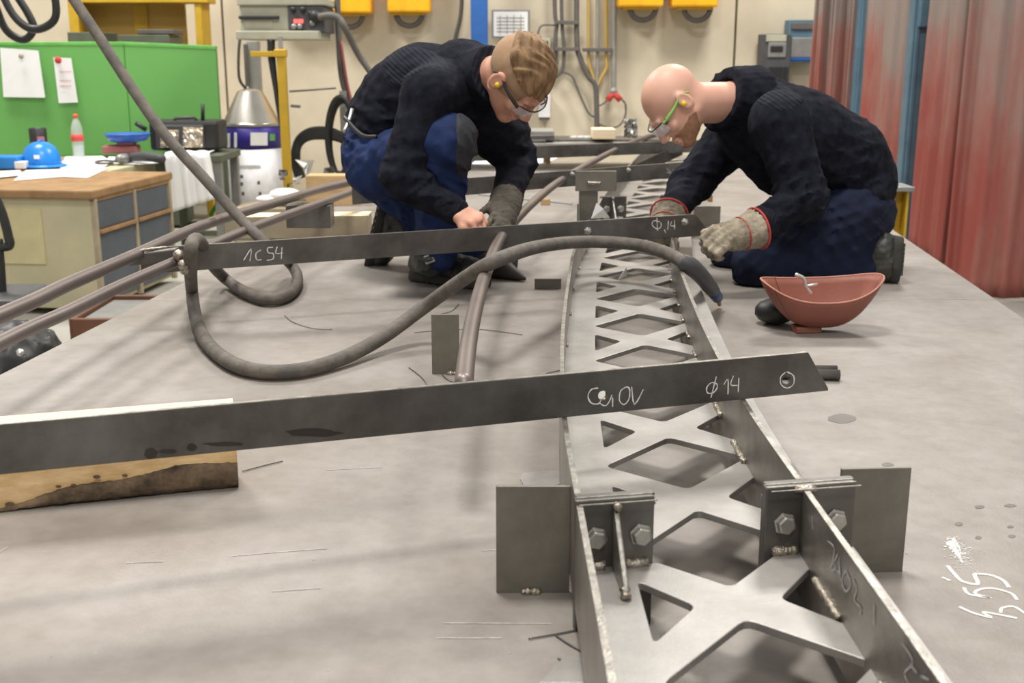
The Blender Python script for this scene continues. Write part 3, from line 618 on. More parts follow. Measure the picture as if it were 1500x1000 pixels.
def surf(f, lo, hi, h):
    lo = np.array(lo, F32); hi = np.array(hi, F32); B = 6
    nb = np.ceil((hi - lo) / (h * B)).astype(int); n = nb * B + 1
    D = np.full(tuple(n), 1.0, F32)
    bi = np.stack(np.meshgrid(*[np.arange(k) for k in nb], indexing='ij'), -1).reshape(-1, 3)
    ctr = lo + (bi + .5) * h * B; d = np.concatenate([f(c) for c in np.array_split(ctr.astype(F32), max(1, len(ctr) // 200000))])
    act = bi[np.abs(d) < h * B * 1.9]; ins = bi[d <= -h * B * 1.9]
    o = np.stack(np.meshgrid(*[np.arange(B + 1)] * 3, indexing='ij'), -1).reshape(-1, 3)
    for b in ins: D[b[0] * B:b[0] * B + B + 1, b[1] * B:b[1] * B + B + 1, b[2] * B:b[2] * B + B + 1] = -1
    if len(act) == 0: return [], []
    idx = (act[:, None, :] * B + o[None]).reshape(-1, 3); key = (idx[:, 0] * n[1] + idx[:, 1]) * n[2] + idx[:, 2]
    key = np.unique(key); I = np.stack([key // (n[1] * n[2]), (key // n[2]) % n[1], key % n[2]], 1); pts = (lo + I * h).astype(F32)
    val = np.concatenate([f(c) for c in np.array_split(pts, max(1, len(pts) // 300000))]); D.reshape(-1)[key] = val
    s = D < 0; cs = np.zeros(tuple(n - 1), np.int8)
    offs = [(i, j, k) for i in (0, 1) for j in (0, 1) for k in (0, 1)]
    sl = lambda a, o_: a[o_[0]:a.shape[0] - 1 + o_[0], o_[1]:a.shape[1] - 1 + o_[1], o_[2]:a.shape[2] - 1 + o_[2]]
    for o_ in offs: cs += sl(s, o_)
    cell = np.argwhere((cs > 0) & (cs < 8)); vid = np.full(tuple(n - 1), -1, np.int64); vid[tuple(cell.T)] = np.arange(len(cell))
    acc = np.zeros((len(cell), 3)); cnt = np.zeros(len(cell))
    g = lambda o_: D[tuple((cell + np.array(o_)).T)]
    for i, a in enumerate(offs):
        for b in offs[i + 1:]:
            if sum(abs(x - y) for x, y in zip(a, b)) != 1: continue
            va, vb = g(a), g(b); m = (va < 0) != (vb < 0); t = np.where(m, va / (va - vb + 1e-12), 0)
            acc[m] += (np.array(a) + t[:, None] * (np.array(b) - np.array(a)))[m]; cnt[m] += 1
    vs = lo + (cell + acc / np.maximum(cnt, 1)[:, None]) * h; fs = []
    for ax in range(3):
        a0 = [slice(1, -1)] * 3; a0[ax] = slice(0, n[ax] - 1); a1 = list(a0); a1[ax] = slice(1, n[ax])
        e = np.argwhere(s[tuple(a0)] != s[tuple(a1)]); 
        if not len(e): continue
        off = np.array([1, 1, 1]); off[ax] = 0; e = e + off; u, w = [(1, 2), (2, 0), (0, 1)][ax]
        du = np.zeros(3, int); du[u] = 1; dw = np.zeros(3, int); dw[w] = 1
        q = np.stack([vid[tuple((e - du - dw).T)], vid[tuple((e - dw).T)], vid[tuple(e.T)], vid[tuple((e - du).T)]], 1)
        flip = s[tuple(e.T)]; q[~flip] = q[~flip][:, ::-1]; fs.append(q[(q >= 0).all(1)])
    return vs, np.concatenate(fs)
def sdf_obj(name, f, lo, hi, h, m, parent, smooth_it=1, **tags):
    vs, fs = surf(f, lo, hi, h); po = ORG[parent.name]; me = bpy.data.meshes.new(name)
    vs = np.asarray(vs) - np.array(po)
    for _ in range(smooth_it):                 # light Laplacian relax
        E = np.concatenate([fs[:, [0, 1]], fs[:, [1, 2]], fs[:, [2, 3]], fs[:, [3, 0]]]); a = np.zeros_like(vs); c = np.zeros(len(vs))
        np.add.at(a, E[:, 0], vs[E[:, 1]]); np.add.at(a, E[:, 1], vs[E[:, 0]]); np.add.at(c, E[:, 0], 1); np.add.at(c, E[:, 1], 1)
        vs = vs * .5 + .5 * a / np.maximum(c, 1)[:, None]
    me.vertices.add(len(vs)); me.vertices.foreach_set('co', vs.astype(F32).ravel())
    me.loops.add(len(fs) * 4); me.loops.foreach_set('vertex_index', fs.astype(np.int32).ravel())
    me.polygons.add(len(fs)); me.polygons.foreach_set('loop_start', np.arange(0, len(fs) * 4, 4, dtype=np.int32)); me.polygons.foreach_set('loop_total', np.full(len(fs), 4, np.int32))
    me.update(calc_edges=True); me.validate(); me.polygons.foreach_set('use_smooth', [True] * len(me.polygons))
    me.materials.append(M[m] if isinstance(m, str) else m); o = bpy.data.objects.new(name, me); C.objects.link(o); o.parent = parent; ORG[o.name] = V(po)
    for k, v in tags.items(): o[k] = v
    return o
def frame(Fd, Ud):
    Fd = V(Fd).normalized(); Ud = V(Ud); Ud = (Ud - Fd * Ud.dot(Fd)).normalized(); X = Fd.cross(Ud)   # X: his right
    return X, Fd, Ud
class Head:
    def __init__(s, c, Fd, Ud, k=1.0):
        s.c = V(c); s.X, s.F, s.U = frame(Fd, Ud); s.k = k; s.R = np.array([s.X, s.F, s.U], F32).T
    def w(s, x, y, z): return s.c + (s.X * x + s.F * y + s.U * z) * s.k
    def L(s, f): return lambda p: f(((p - A3(s.c)) @ s.R) / s.k) * s.k
    def skull(s):
        return uni([el((0, -.018, .03), (.074, .093, .083)), el((0, .028, -.035), (.057, .060, .078))], .03)
    def face(s, mouth=.0):
        f = uni([el((0, -.018, .028), (.074, .094, .085)), el((0, .030, -.035), (.056, .058, .075)), rc((-.052, -.005, -.052), (-.012, .066, -.092), .016, .016), rc((.052, -.005, -.052), (.012, .066, -.092), .016, .016), el((0, .072, -.094), (.022, .018, .017))], .022)
        f = uni([f, rc((-.034, .076, .022), (-.008, .083, .018), .010, .010), rc((.034, .076, .022), (.008, .083, .018), .010, .010), el((.040, .060, -.022), (.02, .018, .017)), el((-.040, .060, -.022), (.02, .018, .017))], .014)
        for x in (-.031, .031): f = sub(f, el((x, .094, .002), (.016, .014, .011)), .010)
        f = uni([f, rc((0, .084, .012), (0, .108, -.030), .0075, .0115), el((.012, .100, -.034), (.0085, .011, .008)), el((-.012, .100, -.034), (.0085, .011, .008))], .007)
        f = uni([f, el((0, .089, -.060), (.024, .009, .006)), el((0, .088, -.071), (.021, .009, .0065))], .005)
        f = sub(f, el((0, .1, -.0655), (.022, .012, .0014)), .003)
        for x in (-.031, .031): f = uni([f, el((x, .076, .002), (.0145, .0125, .0125))], .002)
        for sx in (-1, 1):
            ear = el((sx * .080, -.012, -.004), (.009, .021, .033)); ear = sub(ear, el((sx * .090, -.010, .0), (.007, .0135, .021)), .005); ear = uni([ear, el((sx * .083, -.004, -.003), (.005, .005, .008))], .004)
            f = uni([f, ear], .008)
        return f
def hand(wr, kn, palmn, side, fingers, r=.0105, k=1.0):
    """wr wrist point, kn knuckle centre, palmn normal out of the back of the hand, side towards the thumb; fingers: curl angles"""
    wr, kn = V(wr), V(kn); d = (kn - wr).normalized(); nb = V(palmn); nb = (nb - d * nb.dot(d)).normalized(); sd = d.cross(nb); sd = sd if sd.dot(V(side)) > 0 else -sd
    prim = [el((wr + kn) / 2 + d * .006, ((kn - wr).length * .62, .041 * k, .0175 * k), np.array([d, sd, nb], F32).T)]
    prim += [rc(wr - d * .012, wr + d * .02, .026 * k, .028 * k)]
    fing = []
    for i, (off, ln) in enumerate(((.031, .074), (.010, .082), (-.011, .077), (-.031, .060))):
        b = kn + sd * off * k - d * .006; c = fingers[i]; dd = d.copy(); p = b; seg = [.45, .32, .23]; rr = r * k
        for j in range(3):
            ang = c * (.75, 1.0, .7)[j]; dd = (dd * math.cos(ang) - nb_rot(dd, sd, nb, d) * math.sin(ang)).normalized()
            q = p + dd * ln * k * seg[j]; fing.append(rc(p, q, rr, rr * .93)); p = q; rr *= .93
    tb_ = wr + d * .022 + sd * .026 * k; td = (d * .75 + sd * .5 - nb * .45).normalized(); t1 = tb_ + td * .036 * k; td2 = (td * .8 + d * .35 - nb * .35).normalized(); t2 = t1 + td2 * .030 * k
    fing += [rc(wr + d * .01 + sd * .012, tb_, .019 * k, .0165 * k), rc(tb_, t1, .0145 * k, .0125 * k), rc(t1, t2, .0125 * k, .0105 * k)]
    return uni([uni(prim, .015)] + fing, .006)
def nb_rot(dd, sd, nb, d):                      # direction of curl: perpendicular to dd, towards the palm
    v = sd.cross(dd); return v if v.dot(nb) > 0 or (abs(v.dot(nb)) < 1e-3 and v.dot(d) > 0) else v
def bounds(pts, pad):
    a = np.array([tuple(p) for p in pts]); return a.min(0) - pad, a.max(0) + pad

# ================================================================== PERSON 1: fair-haired worker, squatting, facing right
pl = thing('person', 'fair-haired person in navy sweater crouching on one knee, bare hand on the middle bar', 'person', P(640, 410, 0))
hd = Head(J(758, 115, 3.44), (.42, -.14, -.90), (.62, -.60, .45), 1.05)
neck0 = J(690, 120, 3.62); neck1 = hd.w(0, -.035, -.045)
shN, elN, wrN = J(628, 140, 3.42), J(588, 262, 3.36), J(668, 310, 3.33)
shF, elF, wrF = J(732, 160, 3.78), J(757, 235, 3.74), J(740, 300, 3.52)
hipN, knN, anN = J(556, 245, 3.66), J(648, 212, 3.42), J(640, 378, 3.50)
hipF, knF, anF = J(560, 250, 3.86), J(722, 380, 3.80), J(596, 338, 3.93)
sp = [J(550, 195, 3.74), J(590, 155, 3.71), J(632, 130, 3.68), J(672, 128, 3.64), J(700, 130, 3.62)]
pel = J(562, 224, 3.76)
kN_ = J(700, 324, 3.30); hN = hand(wrN, J(699, 322, 3.305), (.1, -.35, 1), (-.3, -1, -.2), (1.0, 1.05, 1.1, 1.1))
hF = hand(wrF, J(733, 326, 3.40), (.5, -.8, .5), (-1, -.3, 0), (.5, .6, .6, .7))
body = uni([rc(sp[0], sp[1], .075, .09), rc(sp[1], sp[3], .105, .10), rc(sp[3], neck0, .09, .07), el(pel, (.10, .135, .10)), rc(neck0, neck1, .060, .058),
            rc(shN, elN, .048, .042), rc(elN, wrN, .040, .028), rc(shF, elF, .048, .042), rc(elF, wrF, .040, .028), rc(shN, sp[3], .055, .075), rc(shF, sp[3], .05, .07),
            rc(hipN, knN, .075, .055), rc(knN, anN, .052, .038), rc(hipF, knF, .075, .055), rc(knF, anF, .052, .038)], .03)
body = uni([body, hd.L(hd.face()), hN], .008)
lo, hi = bounds([pel, knF, knN, anN, anF, shN, wrN, kN_, hd.c, wrF], .17)
sdf_obj('body', body, lo, hi, .0065, 'skin', pl, 0)
l2, h2 = bounds([hd.w(.1, .13, .13), hd.w(-.1, -.13, -.13), hd.w(.1, -.13, .13), hd.w(-.1, .13, -.13), hd.w(-.1, .13, .13), hd.w(.1, -.13, -.13)], .015)
sdf_obj('face', uni([hd.L(hd.face()), rc(neck0, neck1, .0605, .0585)], .02), l2, h2, .0026, 'skin', pl, 0)
sdf_obj('ungloved_hand', uni([hN, rc(wrN, wrN + (wrN - kN_) * .6, .030, .030)], .01), *bounds([wrN, kN_, kN_ + V((.08, -.03, -.03))], .09), .003, 'skin', pl, 0, label='bare hand closed on the bar edge')
# hair: long swept top plus clipped sides
def hairf(thick, region, wav, seed=3):
    base = lambda p: uni([el((0, -.018, .028), (.0755, .0955, .0865)), el((0, .026, -.025), (.057, .059, .070))], .022)(p)
    def f(p):
        n = np.sin(p[:, 0] * 210 + 6 * np.sin(p[:, 1] * 38)) * .0016 + np.sin(p[:, 0] * 95 + 3 * np.sin(p[:, 1] * 30 + 1) + p[:, 2] * 30) * .0022
        return base(p) - thick - wav * n
    return inter(f, region, .006)
top = lambda p: np.maximum(np.maximum(-(p[:, 2] - (.052 - .2 * np.maximum(p[:, 1], 0) * 0 + .0 * p[:, 1])), p[:, 1] - .098), np.abs(p[:, 0]) - .066 - .12 * (p[:, 2] - .05))
frontal = lambda p: np.maximum(-(p[:, 2] - .050), -p[:, 1] - .085)
sdf_obj('hair', hd.L(hairf(.012, lambda p: -(p[:, 2] * .93 + p[:, 1] * .12 - .055 - .10 * np.maximum(-p[:, 1] - .03, 0)) , 1.4)), l2, h2, .0024, 'hair', pl, 0, label='longer fair hair swept over the crown')
side = lambda p: np.maximum(-(p[:, 2] + .035 + .0 * p[:, 1] - .55 * np.maximum(p[:, 1] + .0, 0)), p[:, 1] - .062 - .0 * p[:, 2])
sdf_obj('clipped_hair', hd.L(hairf(.0022, side, .25)), l2, h2, .0026, 'shave', pl, 0, label='clipped hair at sides and nape')
# clothing
arms = uni([rc(shN, elN, .078, .068), rc(elN, wrN, .064, .044), rc(shN, sp[3], .080, .11)], .03)
armF = uni([rc(shF, elF, .082, .068), rc(elF, wrF, .064, .047), rc(shF, sp[3], .085, .11)], .03)
tor = uni([el(J(560, 180, 3.73), (.10, .165, .105)), rc(J(585, 150, 3.71), J(622, 138, 3.69), .135, .150), rc(J(622, 138, 3.69), J(680, 132, 3.64), .150, .128), rc(J(680, 150, 3.66), J(728, 200, 3.70), .11, .085), rc(J(540, 178, 3.72), J(600, 190, 3.7), .07, .10)], .05)
sw = folds(uni([tor, arms, armF], .035), .010, .085, 4, [(elN, .12), (J(630, 280, 3.3), .1), (J(560, 190, 3.6), .12), (elF, .1)])
sw = cut(sw, J(532, 200, 3.7), (-.75, 0, -.65)); sw = cut(sw, wrN + (wrN - elN) * .06, (wrN - elN)) if False else sw
lo, hi = bounds(sp + [shN, elN, wrN, shF, elF, wrF], .2)
sdf_obj('sweater', sw, lo, hi, .0085, 'navy', pl, 1)
swr = inter(lambda p: sw(p) - .0022, el(J(618, 108, 3.55), (.155, .18, .075), Matrix.Rotation(.45, 3, 'Y')), .004)
sdf_obj('shoulder_yoke', swr, lo, hi, .007, 'rib', pl, 1, label='ribbed knit shoulder yoke')
nd = (neck1 - neck0).normalized(); nt_ = neck0 + (neck1 - neck0) * .80
colf = cut(uni([rc(neck0 - nd * .05, nt_ + nd * .03, .118, .086), rc(J(676, 112, 3.63), neck0, .115, .11)], .03), nt_, nd * 1.0 + V((.15, .05, .1)))
sdf_obj('collar', folds(colf, .003, .06, 9), *bounds([J(676, 112, 3.63), neck0, nt_], .15), .005, 'ribc', pl, 1, label='ribbed stand-up collar')
for a, b, r in ((elN, wrN, .043), (elF, wrF, .046)):
    d = (b - a).normalized(); sdf_obj('cuff', folds(cut(rc(b - d * .045, b + d * .012, r + .004, r - .002), b + d * .012, d), .002, .03, 5), *bounds([b - d * .06, b + d * .03], .07), .004, 'ribc', pl, 1)
tr = uni([el(pel, (.140, .175, .140)), rc(hipN, knN, .110, .088), rc(knN, knN + (anN - knN) * .96, .090, .066), rc(hipF, knF, .108, .080), rc(knF, anF, .078, .060), el(J(657, 205, 3.40), (.078, .09, .075))], .035)
tr = folds(tr, .013, .09, 11, [(J(660, 260, 3.42), .14), (J(525, 200, 3.65), .12), (J(610, 320, 3.8), .12)])
lo, hi = bounds([pel, knN, anN, knF, anF], .2)
sdf_obj('trousers', tr, lo, hi, .0085, 'jean', pl, 1)
kp = inter(lambda p: tr(p) - .003, el(J(682, 210, 3.40), (.045, .1, .11)), .004)
sdf_obj('knee_patch', kp, lo, hi, .007, mat('kneepad', (.03, .032, .04), .8, 0, .2, 12, .2, 200), pl, 1, label='dark grey knee patch')
kf = P(738, 404, .03); sdf_obj('kneepad', uni([el(J(722, 388, 3.76), (.085, .07, .055)), rc(J(724, 388, 3.70), P(768, 408, .01), .048, .008)], .03), *bounds([kf], .17), .005, mat('kneepad_flap', (.045, .036, .028), .6), pl, 1, label='dark leather kneepad flap on the table')
mb = MB(); wa = J(508, 165, 3.66); mb.tube([J(516, 160, 3.62), J(510, 180, 3.58), J(504, 192, 3.56)], .006, 8, 3); mb.build('keys', 'tin', pl, smooth=True, label='shiny keys at the belt')
MB().tube([J(505, 172, 3.60), J(530, 198, 3.52), J(552, 200, 3.5)], .007, 8, 4).build('belt', 'black', pl, smooth=True)
def boot(par, ank, heel, toe, up, name_lab, solen, w=.048, buckle=None):
    ank, heel, toe = V(ank), V(heel), V(toe); d = (toe - heel).normalized(); L_ = (toe - heel).length; n = V(solen); n = (n - d * n.dot(d)).normalized(); s_ = d.cross(n); R = np.array([d, s_, n], F32).T
    b = thing_part('boot', par)
    up_ = uni([rc(heel - n * .045 + d * .02, toe - n * .042 - d * .04, w, w * .92), rc(heel - n * .06 + d * .02, ank, w * 1.02, w * 1.18), el(toe - n * .036 - d * .03, (.062, w, .038), R), rc(heel - n * .075 + d * .07, toe - n * .035 - d * .05, w * .75, w * .6)], .022)
    up_ = cut(up_, heel - n * .004, n, .003)
    up_ = cut(up_, ank + (ank - heel).normalized() * .05, (ank - heel), .004)
    f = folds(up_, .006, .05, 21); lo, hi = bounds([ank, heel, toe], .11)
    o = sdf_obj('boot', f, lo, hi, .0048, 'leather', par, 1, label=name_lab)
    so = inter(bx((heel + toe) / 2 - n * .010 + d * .0, (L_ / 2 + .028, w * 1.02, .016), R, .008), uni([el(heel + d * .025, (.065, w * 1.04, .06), R), el(toe - d * .06, (.10, w * 1.12, .06), R), bx((heel + toe) / 2, (L_ * .35, w * .93, .03), R, .01)], .01))
    sdf_obj('sole', so, lo, hi, .004, 'sole', o, 0)
    t_ = MB()
    for i in range(8):
        for k_ in (-1, 1): t_.obox(heel + d * (L_ * i / 7.5) + s_ * k_ * w * .55 + n * .007, d * .012, s_ * w * .75, n * .008)
    t_.build('tread', 'sole', o)
    if buckle:
        m_ = MB(); m_.tube(buckle, .004, 6, closed=True); m_.build('buckle', 'tin', o)
    return o
def thing_part(n, p): return None
b1 = P(606, 412, 0); b2 = P(702, 424, 0)
bt = boot(pl, J(632, 378, 3.50), b1 + V((.02, .03, .008)), b2 + V((.0, .03, .008)), None, 'black buckled boot flat on the table', (0, 0, -1), .05,
     [J(622, 376, 3.44), J(633, 372, 3.435), J(636, 382, 3.43), J(625, 386, 3.435)])
MB().tube([J(607, 372, 3.47), J(622, 380, 3.44), J(640, 378, 3.44), J(655, 384, 3.47)], .009, 8, 4).build('strap', 'leather', bt, smooth=True)
boot(pl, J(598, 336, 3.93), J(556, 306, 3.93), J(538, 378, 3.93), None, 'scuffed rear boot standing on its toe', (-.97, -.1, .2), .052)
# far glove
sdf_obj('glove', folds(uni([hF, rc(wrF, wrF + (wrF - elF).normalized() * -.03, .047, .052), rc(wrF, J(736, 318, 3.45), .046, .042)], .02), .004, .03, 2), *bounds([wrF, J(733, 335, 3.38)], .11), .0042, 'gloved', pl, 1, label='worn grey work glove')
# glasses, plug
def glasses(h, par, arm_m, ear_sign, arm_mat2=None):
    g = MB()
    for sx in (-1, 1):
        g.grid(lambda u, v: h.w(sx * (.006 + .058 * u), .107 - .0 * u - .030 * u ** 2.2, .018 - .040 * v * (1 - .25 * u)), 8, 6)
    g.build('safety_lens', 'lens', par, smooth=True, solid=.002)
    b = MB(); b.tube([h.w(-.064, .078, .020), h.w(-.035, .101, .021), h.w(0, .108, .019), h.w(.035, .101, .021), h.w(.064, .078, .020)], .0022, 6, 4)
    b.build('brow_bar', arm_mat2 or arm_m, par, smooth=True)
    for sx in (-1, 1): MB().tube([h.w(sx * .065, .078, .012), h.w(sx * .075, .055, .014), h.w(sx * .081, .02, .014), h.w(sx * .082, -.018, .018), h.w(sx * .080, -.038, .0)], [.006, .0055, .004, .003, .003], 8, 5).build('glasses_arm', arm_m, par, smooth=True)
    for sx in (-1, 1): MB().ball(h.w(sx * .0855, .000, -.004), .0085, 10).build('earplug', 'yplug', par, smooth=True, label='yellow foam earplug')
    for sx in (-1, 1): MB().ball(h.w(sx * .031, .078, .0025), .0112, 12).build('eye', 'white', par, smooth=True)
glasses(hd, pl, 'black', 1)
mb = MB()
for sx in (-1, 1): mb.tube([hd.w(sx * .016, .094, .024), hd.w(sx * .034, .091, .028), hd.w(sx * .046, .078, .022)], [.0025, .003, .0015], 6, 4)
mb.build('eyebrow', 'hair', pl, smooth=True)

# ================================================================== PERSON 2: bald worker, sitting on heels, facing left
pr = thing('person', 'bald person with green-armed safety glasses, kneeling and bent over the middle bar tip', 'person', P(1180, 412, 0))
hr = Head(J(987, 153, 3.56), (-.50, -.16, -.85), (-.82, -.10, .55), 1.0)
nk0 = J(1086, 150, 3.70); nk1 = hr.w(0, -.032, -.045)
s2N, e2N, w2N = J(1142, 180, 3.50), J(1178, 290, 3.44), J(1098, 338, 3.38)
s2F, e2F, w2F = J(1070, 205, 3.95), J(1010, 272, 3.86), J(978, 322, 3.66)
p2 = [J(1262, 275, 3.78), J(1235, 240, 3.77), J(1190, 215, 3.75), J(1140, 185, 3.73), J(1100, 165, 3.71)]
pel2 = J(1262, 310, 3.78)
h2N, k2N, a2N = J(1250, 325, 3.66), J(1112, 388, 3.58), J(1262, 388, 3.64)
h2F, k2F, a2F = J(1255, 315, 3.90), J(1078, 382, 3.92), J(1235, 385, 3.94)
k2 = J(1056, 352, 3.34); hN2 = hand(w2N + V((-.03, 0, -.005)), J(1052, 350, 3.35), (-.25, -.75, .6), (0, -.2, 1), (1.0, .95, 1.0, 1.05), .0125, 1.12)
hF2 = hand(w2F + V((-.01, -.03, -.03)), J(966, 352, 3.56), (.0, -.5, .8), (1, -.3, 0), (.9, .95, 1.0, 1.0), .0125, 1.1)
body2 = uni([rc(p2[0], p2[2], .07, .10), rc(p2[2], p2[4], .10, .09), rc(p2[4], nk0, .09, .07), el(J(1240, 312, 3.78), (.09, .12, .09)), rc(nk0, nk1, .064, .062), rc(s2N, e2N, .048, .042), rc(e2N, w2N, .04, .028),
             rc(s2F, e2F, .048, .042), rc(e2F, w2F, .04, .028), rc(s2N, p2[3], .055, .09), rc(s2F, p2[3], .055, .09), rc(h2N - V((.05, 0, 0)), k2N, .065, .055), rc(k2N, a2N, .05, .038), rc(h2F - V((.05, 0, 0)), k2F, .065, .055), rc(k2F, a2F, .05, .038)], .03)
body2 = uni([body2, hr.L(hr.face())], .008)
lo, hi = bounds([pel2, k2N, k2F, a2N, a2F, w2N, w2F, hr.c, s2N], .17)
sdf_obj('body', body2, lo, hi, .0065, 'skinp', pr, 0)
l2, h2 = bounds([hr.w(a, b, c) for a in (-.1, .1) for b in (-.13, .13) for c in (-.13, .13)], .015)
sdf_obj('face', uni([hr.L(hr.face()), rc(nk0, nk1, .0645, .0625)], .022), l2, h2, .0026, 'skinp', pr, 0)
bf = lambda p: uni([el((0, .032, -.035), (.0575, .060, .0765)), rc((-.052, -.005, -.052), (-.012, .066, -.092), .0175, .0175), rc((.052, -.005, -.052), (.012, .066, -.092), .0175, .0175), el((0, .072, -.094), (.0235, .0195, .0185))], .022)(p)
breg = lambda p: np.maximum(np.maximum(p[:, 2] + .046 + .35 * np.abs(p[:, 0]) * 0 - .5 * np.maximum(.03 - p[:, 1], 0), -p[:, 1] - .01), -np.sqrt(p[:, 0] ** 2 + (p[:, 2] + .066) ** 2) + .0 + .024 * (p[:, 1] > .07))
sdf_obj('stubble', hr.L(inter(bf, breg, .006)), l2, h2, .003, 'beard', pr, 0, label='short reddish beard stubble')
arm2 = uni([rc(s2N, e2N, .088, .074), rc(e2N, w2N, .068, .048), rc(s2N, p2[3], .09, .11)], .03)
arm2F = uni([rc(s2F, e2F, .085, .070), rc(e2F, w2F, .064, .046), rc(s2F, p2[3], .09, .11)], .03)
tor2 = uni([rc(J(1262, 262, 3.78), J(1235, 235, 3.77), .115, .135), rc(J(1235, 235, 3.77), J(1170, 205, 3.75), .138, .158), rc(J(1170, 205, 3.75), J(1120, 172, 3.72), .155, .130), rc(J(1100, 180, 3.74), J(1150, 235, 3.76), .12, .12), el(J(1262, 280, 3.78), (.09, .16, .075))], .05)
sw2 = folds(uni([tor2, arm2, arm2F], .035), .012, .095, 14, [(e2N, .13), (J(1140, 320, 3.4), .1), (J(1235, 250, 3.65), .14), (e2F, .1)])
sw2 = cut(sw2, J(1270, 296, 3.78), (.25, 0, -.95))
lo, hi = bounds(p2 + [s2N, e2N, w2N, s2F, e2F, w2F, J(1290, 290, 3.8)], .2)
sdf_obj('sweater', sw2, lo, hi, .0085, 'navy', pr, 1)
sdf_obj('shoulder_yoke', inter(lambda p: sw2(p) - .0022, el(J(1135, 145, 3.56), (.075, .16, .085), Matrix.Rotation(.9, 3, 'Y')), .004), lo, hi, .007, 'rib', pr, 1, label='ribbed knit shoulder yoke')
ca, cb = J(1098, 150, 3.71), J(1056, 146, 3.66)
cdir = (cb - ca).normalized(); colo = sub(rc(ca, cb, .118, .100), rc(ca + cdir * .06, cb + cdir * .12, .060, .088), .008); colo = cut(cut(colo, cb + cdir * .005, cdir + V((0, 0, .25))), ca - cdir * .03, -cdir)
sdf_obj('collar', folds(colo, .004, .07, 19), *bounds([ca, cb], .16), .005, 'navy', pr, 1, label='wide open knit collar')
d = (w2N - e2N).normalized(); sdf_obj('cuff', folds(cut(rc(w2N - d * .05, w2N + d * .01, .054, .046), w2N + d * .01, d), .002, .03, 5), *bounds([w2N - d * .06, w2N + d * .03], .07), .004, 'ribc', pr, 1)
tr2 = uni([el(J(1250, 312, 3.78), (.135, .185, .130)), rc(h2N - V((.02, 0, 0)), k2N, .116, .088), rc(k2N, a2N, .078, .070), rc(h2F, k2F, .115, .082), rc(k2F, a2F, .074, .066), rc(J(1235, 350, 3.66), J(1150, 392, 3.62), .10, .06)], .04)
tr2 = folds(tr2, .013, .095, 31, [(J(1210, 320, 3.6), .15), (J(1270, 330, 3.65), .1), (k2N, .08)])
tr2 = cut(tr2, (0, 0, TZ + .004), (0, 0, -1), .004)
lo, hi = bounds([pel2, k2N, a2N, k2F, a2F], .2)
sdf_obj('trousers', tr2, lo, hi, .0085, 'jeand', pr, 1)
boot(pr, J(1262, 384, 3.66), J(1316, 358, 3.62), J(1312, 402, 3.61), None, 'black boot with its sole turned up behind', (.98, -.1, .1), .055)
for f_, w_, k_, nm, lab in ((hN2, w2N, k2, 'glove', 'beige leather work glove with red hem'), (hF2, w2F, J(966, 352, 3.56), 'glove', 'second beige glove reaching below the bar')):
    d = (V(k_) - w_).normalized()
    cf = cut(rc(w_ - d * .03, w_ + d * .05, .062, .047), w_ - d * .03, -d)
    g = sdf_obj(nm, folds(uni([f_, cf], .02), .005, .035, 8), *bounds([w_, k_, k_ + d * .05], .11), .004, 'glove', pr, 1, label=lab)
    u = d.orthogonal().normalized(); w3 = d.cross(u)
    MB().tube([w_ - d * .028 + (u * math.cos(a * PI / 10) + w3 * math.sin(a * PI / 10)) * .063 for a in range(20)], .0035, 6, closed=True).build('red_hem', 'red', g, smooth=True)
    MB().tube([w_ + d * .03 + (u * math.cos(a * PI / 10) + w3 * math.sin(a * PI / 10)) * .051 for a in range(20)], .002, 6, closed=True).build('red_piping', 'red', g, smooth=True)
glasses(hr, pr, 'lime', 1, 'black')
mb = MB()
for sx in (-1, 1): mb.tube([hr.w(sx * .070, .062, .013), hr.w(sx * .0655, .076, .010)], .0075, 8)
mb.build('hinge', 'darkg', pr, smooth=True)
# ------------------------------------------------------------------ background: wall fittings
def JB(x0, y0, x1, y1, Y, dep, name, m, par=None, bev=.006, rz=0, **tg):      # box whose front face spans the given picture rectangle at distance Y
    a = J(x0, y0, Y); b = J(x1, y1, Y); d = MB().box(((a.x + b.x) / 2, Y + dep / 2, (a.z + b.z) / 2), (abs(b.x - a.x), dep, abs(a.z - b.z)), rz)
    return d.build(name, m, par, bevel=bev, **tg)
RG = 'yellow cable reels on the back wall'
for i, (x0, x1, yb, lab) in enumerate(((388, 461, 2, 'yellow cable reel partly hidden by the welding machine'), (476, 543, 20, 'yellow cable reel right of the welding machine'), (565, 630, 19, 'yellow cable reel left of the blue column'), (908, 972, 11, 'yellow cable reel right of the wall pipes'), (987, 1052, 11, 'yellow cable reel above the bald worker'))):
    Y = 11.25; t = thing('cable_reel', lab, 'cable reel', J((x0 + x1) / 2, yb, Y + .15), RG)
    JB(x0, -70, x1, yb - 1, Y, .3, 'reel_case', 'boxy', t, .02)
    a = J(x0 + 8, yb + 2, Y); b = J(x1 - 8, yb + 2, Y); JB(x0 + 5, yb - 2, x1 - 8, yb + 3, Y + .05, .25, 'base_rim', 'yellow', t, .01)
    m_ = J((x0 + x1) / 2 + 2, yb, Y + .12); r = abs(b.x - a.x) * .40
    MB().tube([m_ + V((math.cos(k * PI / 14 + PI) * r, 0, math.sin(k * PI / 14 + PI) * r * .95)) for k in range(15)], .026, 8).build('cable_loop', 'piped', t, smooth=True)
    MB().box(m_ + V((0, .3, -.1)), (.5, .02, .26)).build('backing_plate', mat('backing', (.33, .29, .22), .9), t, bevel=.004)
